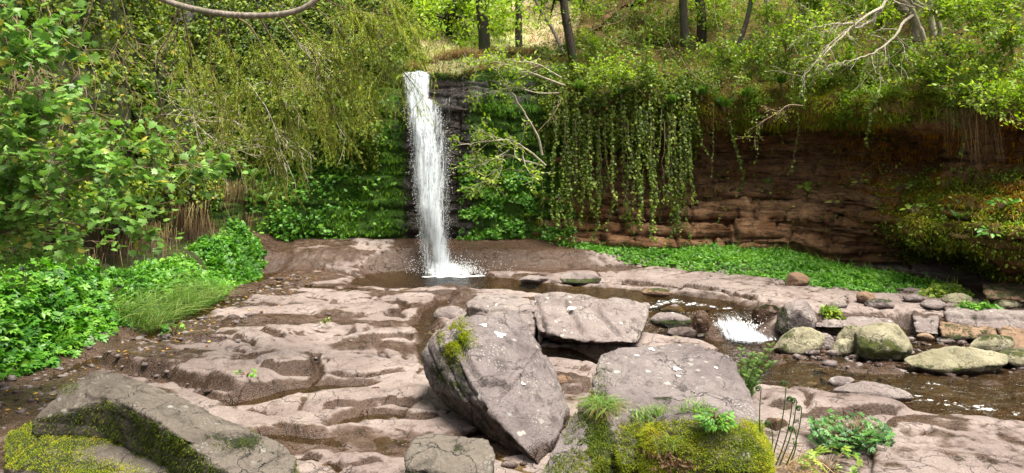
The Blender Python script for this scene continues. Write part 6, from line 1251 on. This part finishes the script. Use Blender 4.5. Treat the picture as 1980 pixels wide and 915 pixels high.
for k, (pl, r, b, lab) in enumerate(TR):
    rng = np.random.default_rng(1200 + k); far = k >= 4; limbs = [(pl, r, r * .5, 0)]
    for q in range(13 if far else 7):
        a = pl[rng.integers(1, min(4, len(pl)))] if far else pl[rng.integers(3, len(pl))]; dx = rng.normal(0, 70 if far else 110); limbs.append(([a, (a[0] + dx * .5, a[1] - 12 + rng.normal(0, 14), a[2] + rng.normal(0, .5)), (a[0] + dx, a[1] + rng.normal(14, 26), a[2] + rng.normal(0, 1.2))], r * .42, .008, 7))
    limb_plant('tree', lab, 'tree', limbs, 760 + k, b, LIME if k != 8 else FRESH, L=.9 if far else .8, depth=1, per=20 if far else 12, size=(.09, .17) if far else (.06, .11), tpl=DIAM, kids_=4, parts=('trunk', 'crown'), group='trees on the rim and hillside', droop=.15, lspread=.1)
# thin dark looping stems on the right bank
for k, (pl, r, lab) in enumerate((([(1225, 0, 14.6), (1200, 40, 14.6), (1160, 52, 14.6), (1150, 60, 14.6), (1180, 75, 14.7), (1230, 85, 14.8)], .010, 'thin dark twig looping in front of the hillside'), ([(1315, 110, 14.6), (1335, 140, 14.5), (1370, 165, 14.4), (1400, 165, 14.4)], .009, 'thin grey stem looping over the ivy left of the lone strand'), ([(1380, 0, 15), (1390, 60, 14.8), (1430, 110, 14.6), (1480, 108, 14.5)], .008, 'thin bare stem sagging between the dark trunks'), ([(1290, 0, 15), (1285, 60, 14.9), (1310, 110, 14.8)], .007, 'thin dark stem hanging beside the trunk behind the ivy'), ([(1040, 255, 14.0), (1075, 215, 14.1), (1085, 190, 14.2), (1060, 240, 14.0)], .008, 'curved grey stem beside the sapling'), ([(1130, 130, 15), (1180, 155, 14.8), (1220, 165, 14.6)], .008, 'bare twig lying over the ivy curtain top'))):
    limb_plant('stem', lab, 'stem', [(pl, r, r * .5, 5)], 780 + k, BARKM, LIME, L=.4, depth=1, per=2, size=(.03, .05), droop=.4, kids_=2, group='thin stems on the right bank')
# shrubs above the cliff
SHR = [(1150, 120, 16), (1180, 150, 15), (1245, 130, 15.2), (1290, 60, 17), (1400, 110, 15.2), (1460, 120, 14.6), (1520, 90, 14.8), (1580, 80, 14.2), (1640, 140, 13.2), (1700, 40, 14), (1740, 130, 12.8), (1790, 150, 12.4), (1850, 120, 12.3), (1890, 160, 11.9), (1900, 40, 12.6), (1960, 90, 11.8), (1960, 200, 11.3), (1650, 20, 14.5), (1560, 20, 15), (1480, 30, 16), (1390, 30, 17), (1940, 20, 12.6), (1820, 20, 13)]
for k, (x, y, Y) in enumerate(sorted(SHR)):
    rng = np.random.default_rng(1300 + k); limbs = []
    for q in range(6): dx, dy = rng.normal(0, 32), rng.normal(-14, 22); limbs.append(([(x, y + 22, Y), (x + dx * .5, y + dy * .4, Y - .2), (x + dx, y + dy, Y - .35)], .010, .004, 6))
    limb_plant('shrub', 'leafy green shrub, ' + ORD[k] + ' from the left along the top of the right cliff', 'shrub', limbs, 1350 + k, BARKM, (FRESH, LIME, FRESH)[k % 3], L=.36, depth=1, per=9, size=(.045, .09), droop=.1, kids_=3, group='shrubs along the top of the right cliff')
# soft grass of the hillside
g = Geo(); rng = np.random.default_rng(77); n = 26000; xy = np.c_[rng.uniform(-9, 13, n), 17 + 17 * rng.random(n) ** 1.3]; z = hill_z(xy[:, 0], xy[:, 1]); P = np.c_[xy, z]
g.blades(P, unit(np.c_[.5 * rng.normal(size=(n, 2)), np.ones(n)]), np.c_[.5 * rng.normal(size=(n, 2)), np.full(n, -.4)], rng.uniform(.12, .4, n), .022, np.clip(.6 + .25 * rng.normal(size=n), 0, 1), 2)
half = fbm(P * .35, 3, 9) > .02; o = g.build('hillside_grass', GRASSD); tag(o, kind='stuff')
g = Geo(); n = 30000; xy = np.c_[rng.uniform(-9, 13, n), 16.9 + 15 * rng.random(n) ** 1.3]; P = np.c_[xy, hill_z(xy[:, 0], xy[:, 1])]; k = fbm(P * .35, 3, 9) > -.02; P = P[k]; n = len(P)
g.blades(P, unit(np.c_[.5 * rng.normal(size=(n, 2)), np.ones(n)]), np.c_[.5 * rng.normal(size=(n, 2)), np.full(n, -.4)], rng.uniform(.1, .35, n), .022, rng.random(n), 2); o = g.build('hillside_grass', GRASSG); tag(o, kind='stuff')
for o in bpy.data.objects:
    for k in ('_o', '_r'):
        if k in o: del o[k]
